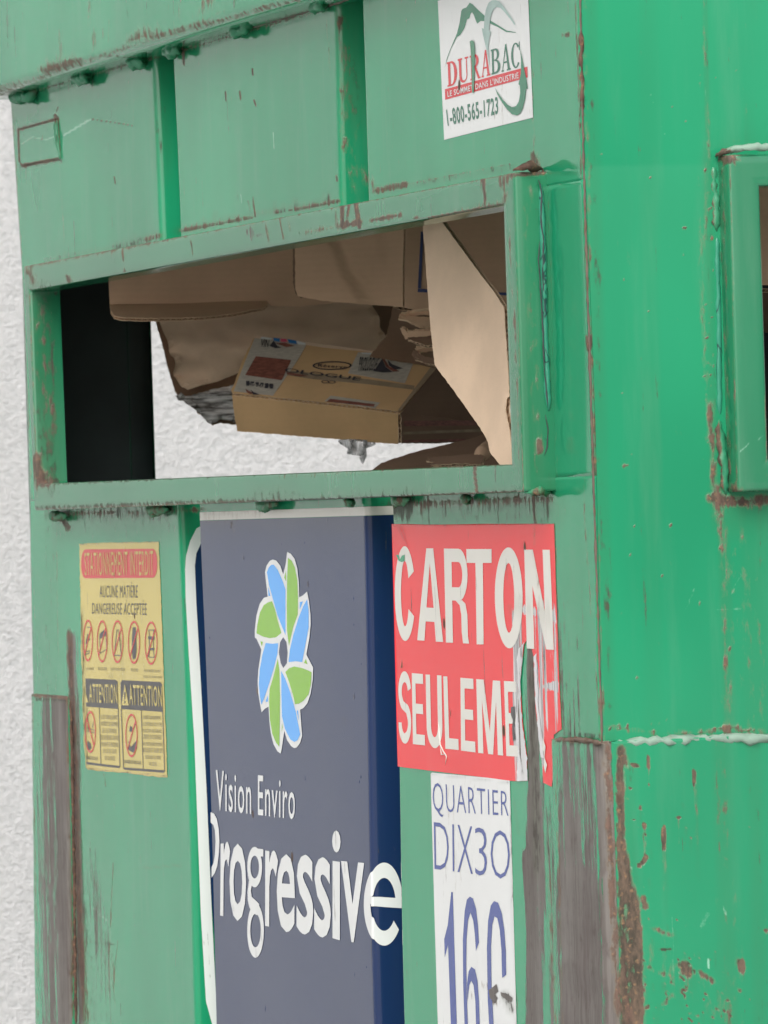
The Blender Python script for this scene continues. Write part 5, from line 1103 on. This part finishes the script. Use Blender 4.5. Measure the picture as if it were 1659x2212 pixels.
def crushed(pieces, X, label):
    t = empty('folded_cardboard', loc_of(pieces[0][0][0], X), label, 'cardboard', 'crushed folded sheets of cardboard')
    for k, (px, dx, mt_) in enumerate(pieces):
        xs_ = [q[0] for q in px]; ys_ = [q[1] for q in px]
        board('layer', px, [(min(xs_), min(ys_), X + dx - .02), (max(xs_), min(ys_), X + dx + .02), (sum(xs_) / len(xs_), max(ys_), X + dx + (.015 if k % 2 else -.015))], t, mt_, .004, .004, .8, .008, 4, True, 40 + len(px) + k, 14)
crushed([([(863, 681), (890, 671), (950, 662), (950, 673), (905, 677), (886, 686)], 0, 'card'), ([(863, 683), (885, 687), (950, 690), (950, 708), (908, 709), (886, 698)], -.01, 'card')], -1.30, 'pointed folded cardboard sheet, topmost of the crushed pile beside the pale flap')
crushed([([(867, 707), (873, 705), (885, 717), (897, 711), (950, 712), (950, 722), (900, 725), (888, 722), (880, 731), (871, 716)], 0, 'card'), ([(880, 732), (900, 727), (950, 728), (950, 746), (922, 748), (898, 743)], -.012, 'cardshade')], -1.31, 'crumpled cardboard sheet in the middle of the crushed pile, with a hooked edge')
crushed([([(898, 749), (950, 746), (950, 755), (906, 758)], 0, 'card'), ([(898, 759), (907, 772), (950, 776), (950, 790), (918, 786), (901, 775)], -.012, 'cardshade')], -1.32, 'dark folded cardboard sheet lowest of the crushed pile above the printed carton')
b2, _ = board('cardboard_sheet', [(600, 560), (1000, 500), (1000, 800), (600, 800)], [(650, 600, -1.985), (980, 560, -1.96), (650, 780, -1.985)], None, 'cardshade', .004, .002, .5, .04, 12, False, 23)
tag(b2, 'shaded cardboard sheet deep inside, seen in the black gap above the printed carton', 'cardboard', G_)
# lower right
t5 = empty('flattened_box', loc_of((960, 1005), -.95), 'dark flattened box sloping up from the bottom rail under the printed carton', 'box', G_)
board('top_panel', [(800, 1022), (826, 1003), (880, 985), (950, 966), (1045, 941), (1100, 950), (1110, 1040), (900, 1040)], [(830, 1004, -1.50), (950, 966, -1.46), (1060, 1010, -1.25)], t5, 'cardshade', .0045, .003, .8, .03, 7, False, 24)
for i, y in enumerate((988, 993, 998)):
    board('folded_layer', [(925 + i * 6, y + 3), (980, y - 2), (1040, y - 9), (1046, y - 4), (1040, y + 8), (930, y + 9)], [(930, y, -1.24 + i * .012), (1040, y - 8, -1.16 + i * .012), (980, y + 6, -1.19 + i * .012)], t5, 'cardshade', .0035, .003, 1.2, .02, 4, True, 25 + i)
rl = bead('cardboard_roll', [onX([(1036, 985)], -1.15)[0], onX([(1052, 972)], -1.18)[0], onX([(1075, 952)], -1.24)[0]], .0085, M['card'], None, 130, .12, 14)
tag(rl, 'small rolled tube of cardboard at the lower right behind the pale flap', 'cardboard', G_)
# torn film hanging below the carton
sp2, spf = poly_tri([(735, 950), (765, 948), (806, 952), (808, 960), (797, 968), (793, 985), (789, 1003), (785, 999), (780, 984), (770, 985), (760, 980), (752, 974), (744, 964)], 2.5)
spV = onX(sp2, -1.62); spV[:, 0] += .012 * np.sin(sp2[:, 0] * .21 + sp2[:, 1] * .06) + .006 * np.sin(sp2[:, 0] * .5 - sp2[:, 1] * .12)
sp = obj('plastic_scrap', spV, spf, M['scrap'], None, True, None, solid=.0004)
tag(sp, 'torn scrap of clear plastic film hanging below the printed carton', 'plastic film')
# seen through the slot in the side
b3, _ = board('cardboard_sheet', [(1600, 340), (1900, 330), (1900, 612), (1760, 612), (1655, 616), (1600, 616)], [(1620, 400, -.30), (1850, 400, -.24), (1620, 600, -.30)], None, 'card', .0045, .002, .5, .03, 8, True, 31)
tag(b3, 'brown cardboard sheet seen through the side slot at the right edge', 'cardboard', G_)
b4, _ = board('cardboard_sheet', [(1600, 625), (1900, 632), (1900, 760), (1600, 700)], [(1620, 640, -.42), (1850, 640, -.36), (1620, 690, -.46)], None, 'cardshade', .0045, .002, .5, .03, 8, True, 32)
tag(b4, 'dark cardboard sheet below the brown one in the side slot', 'cardboard', G_)
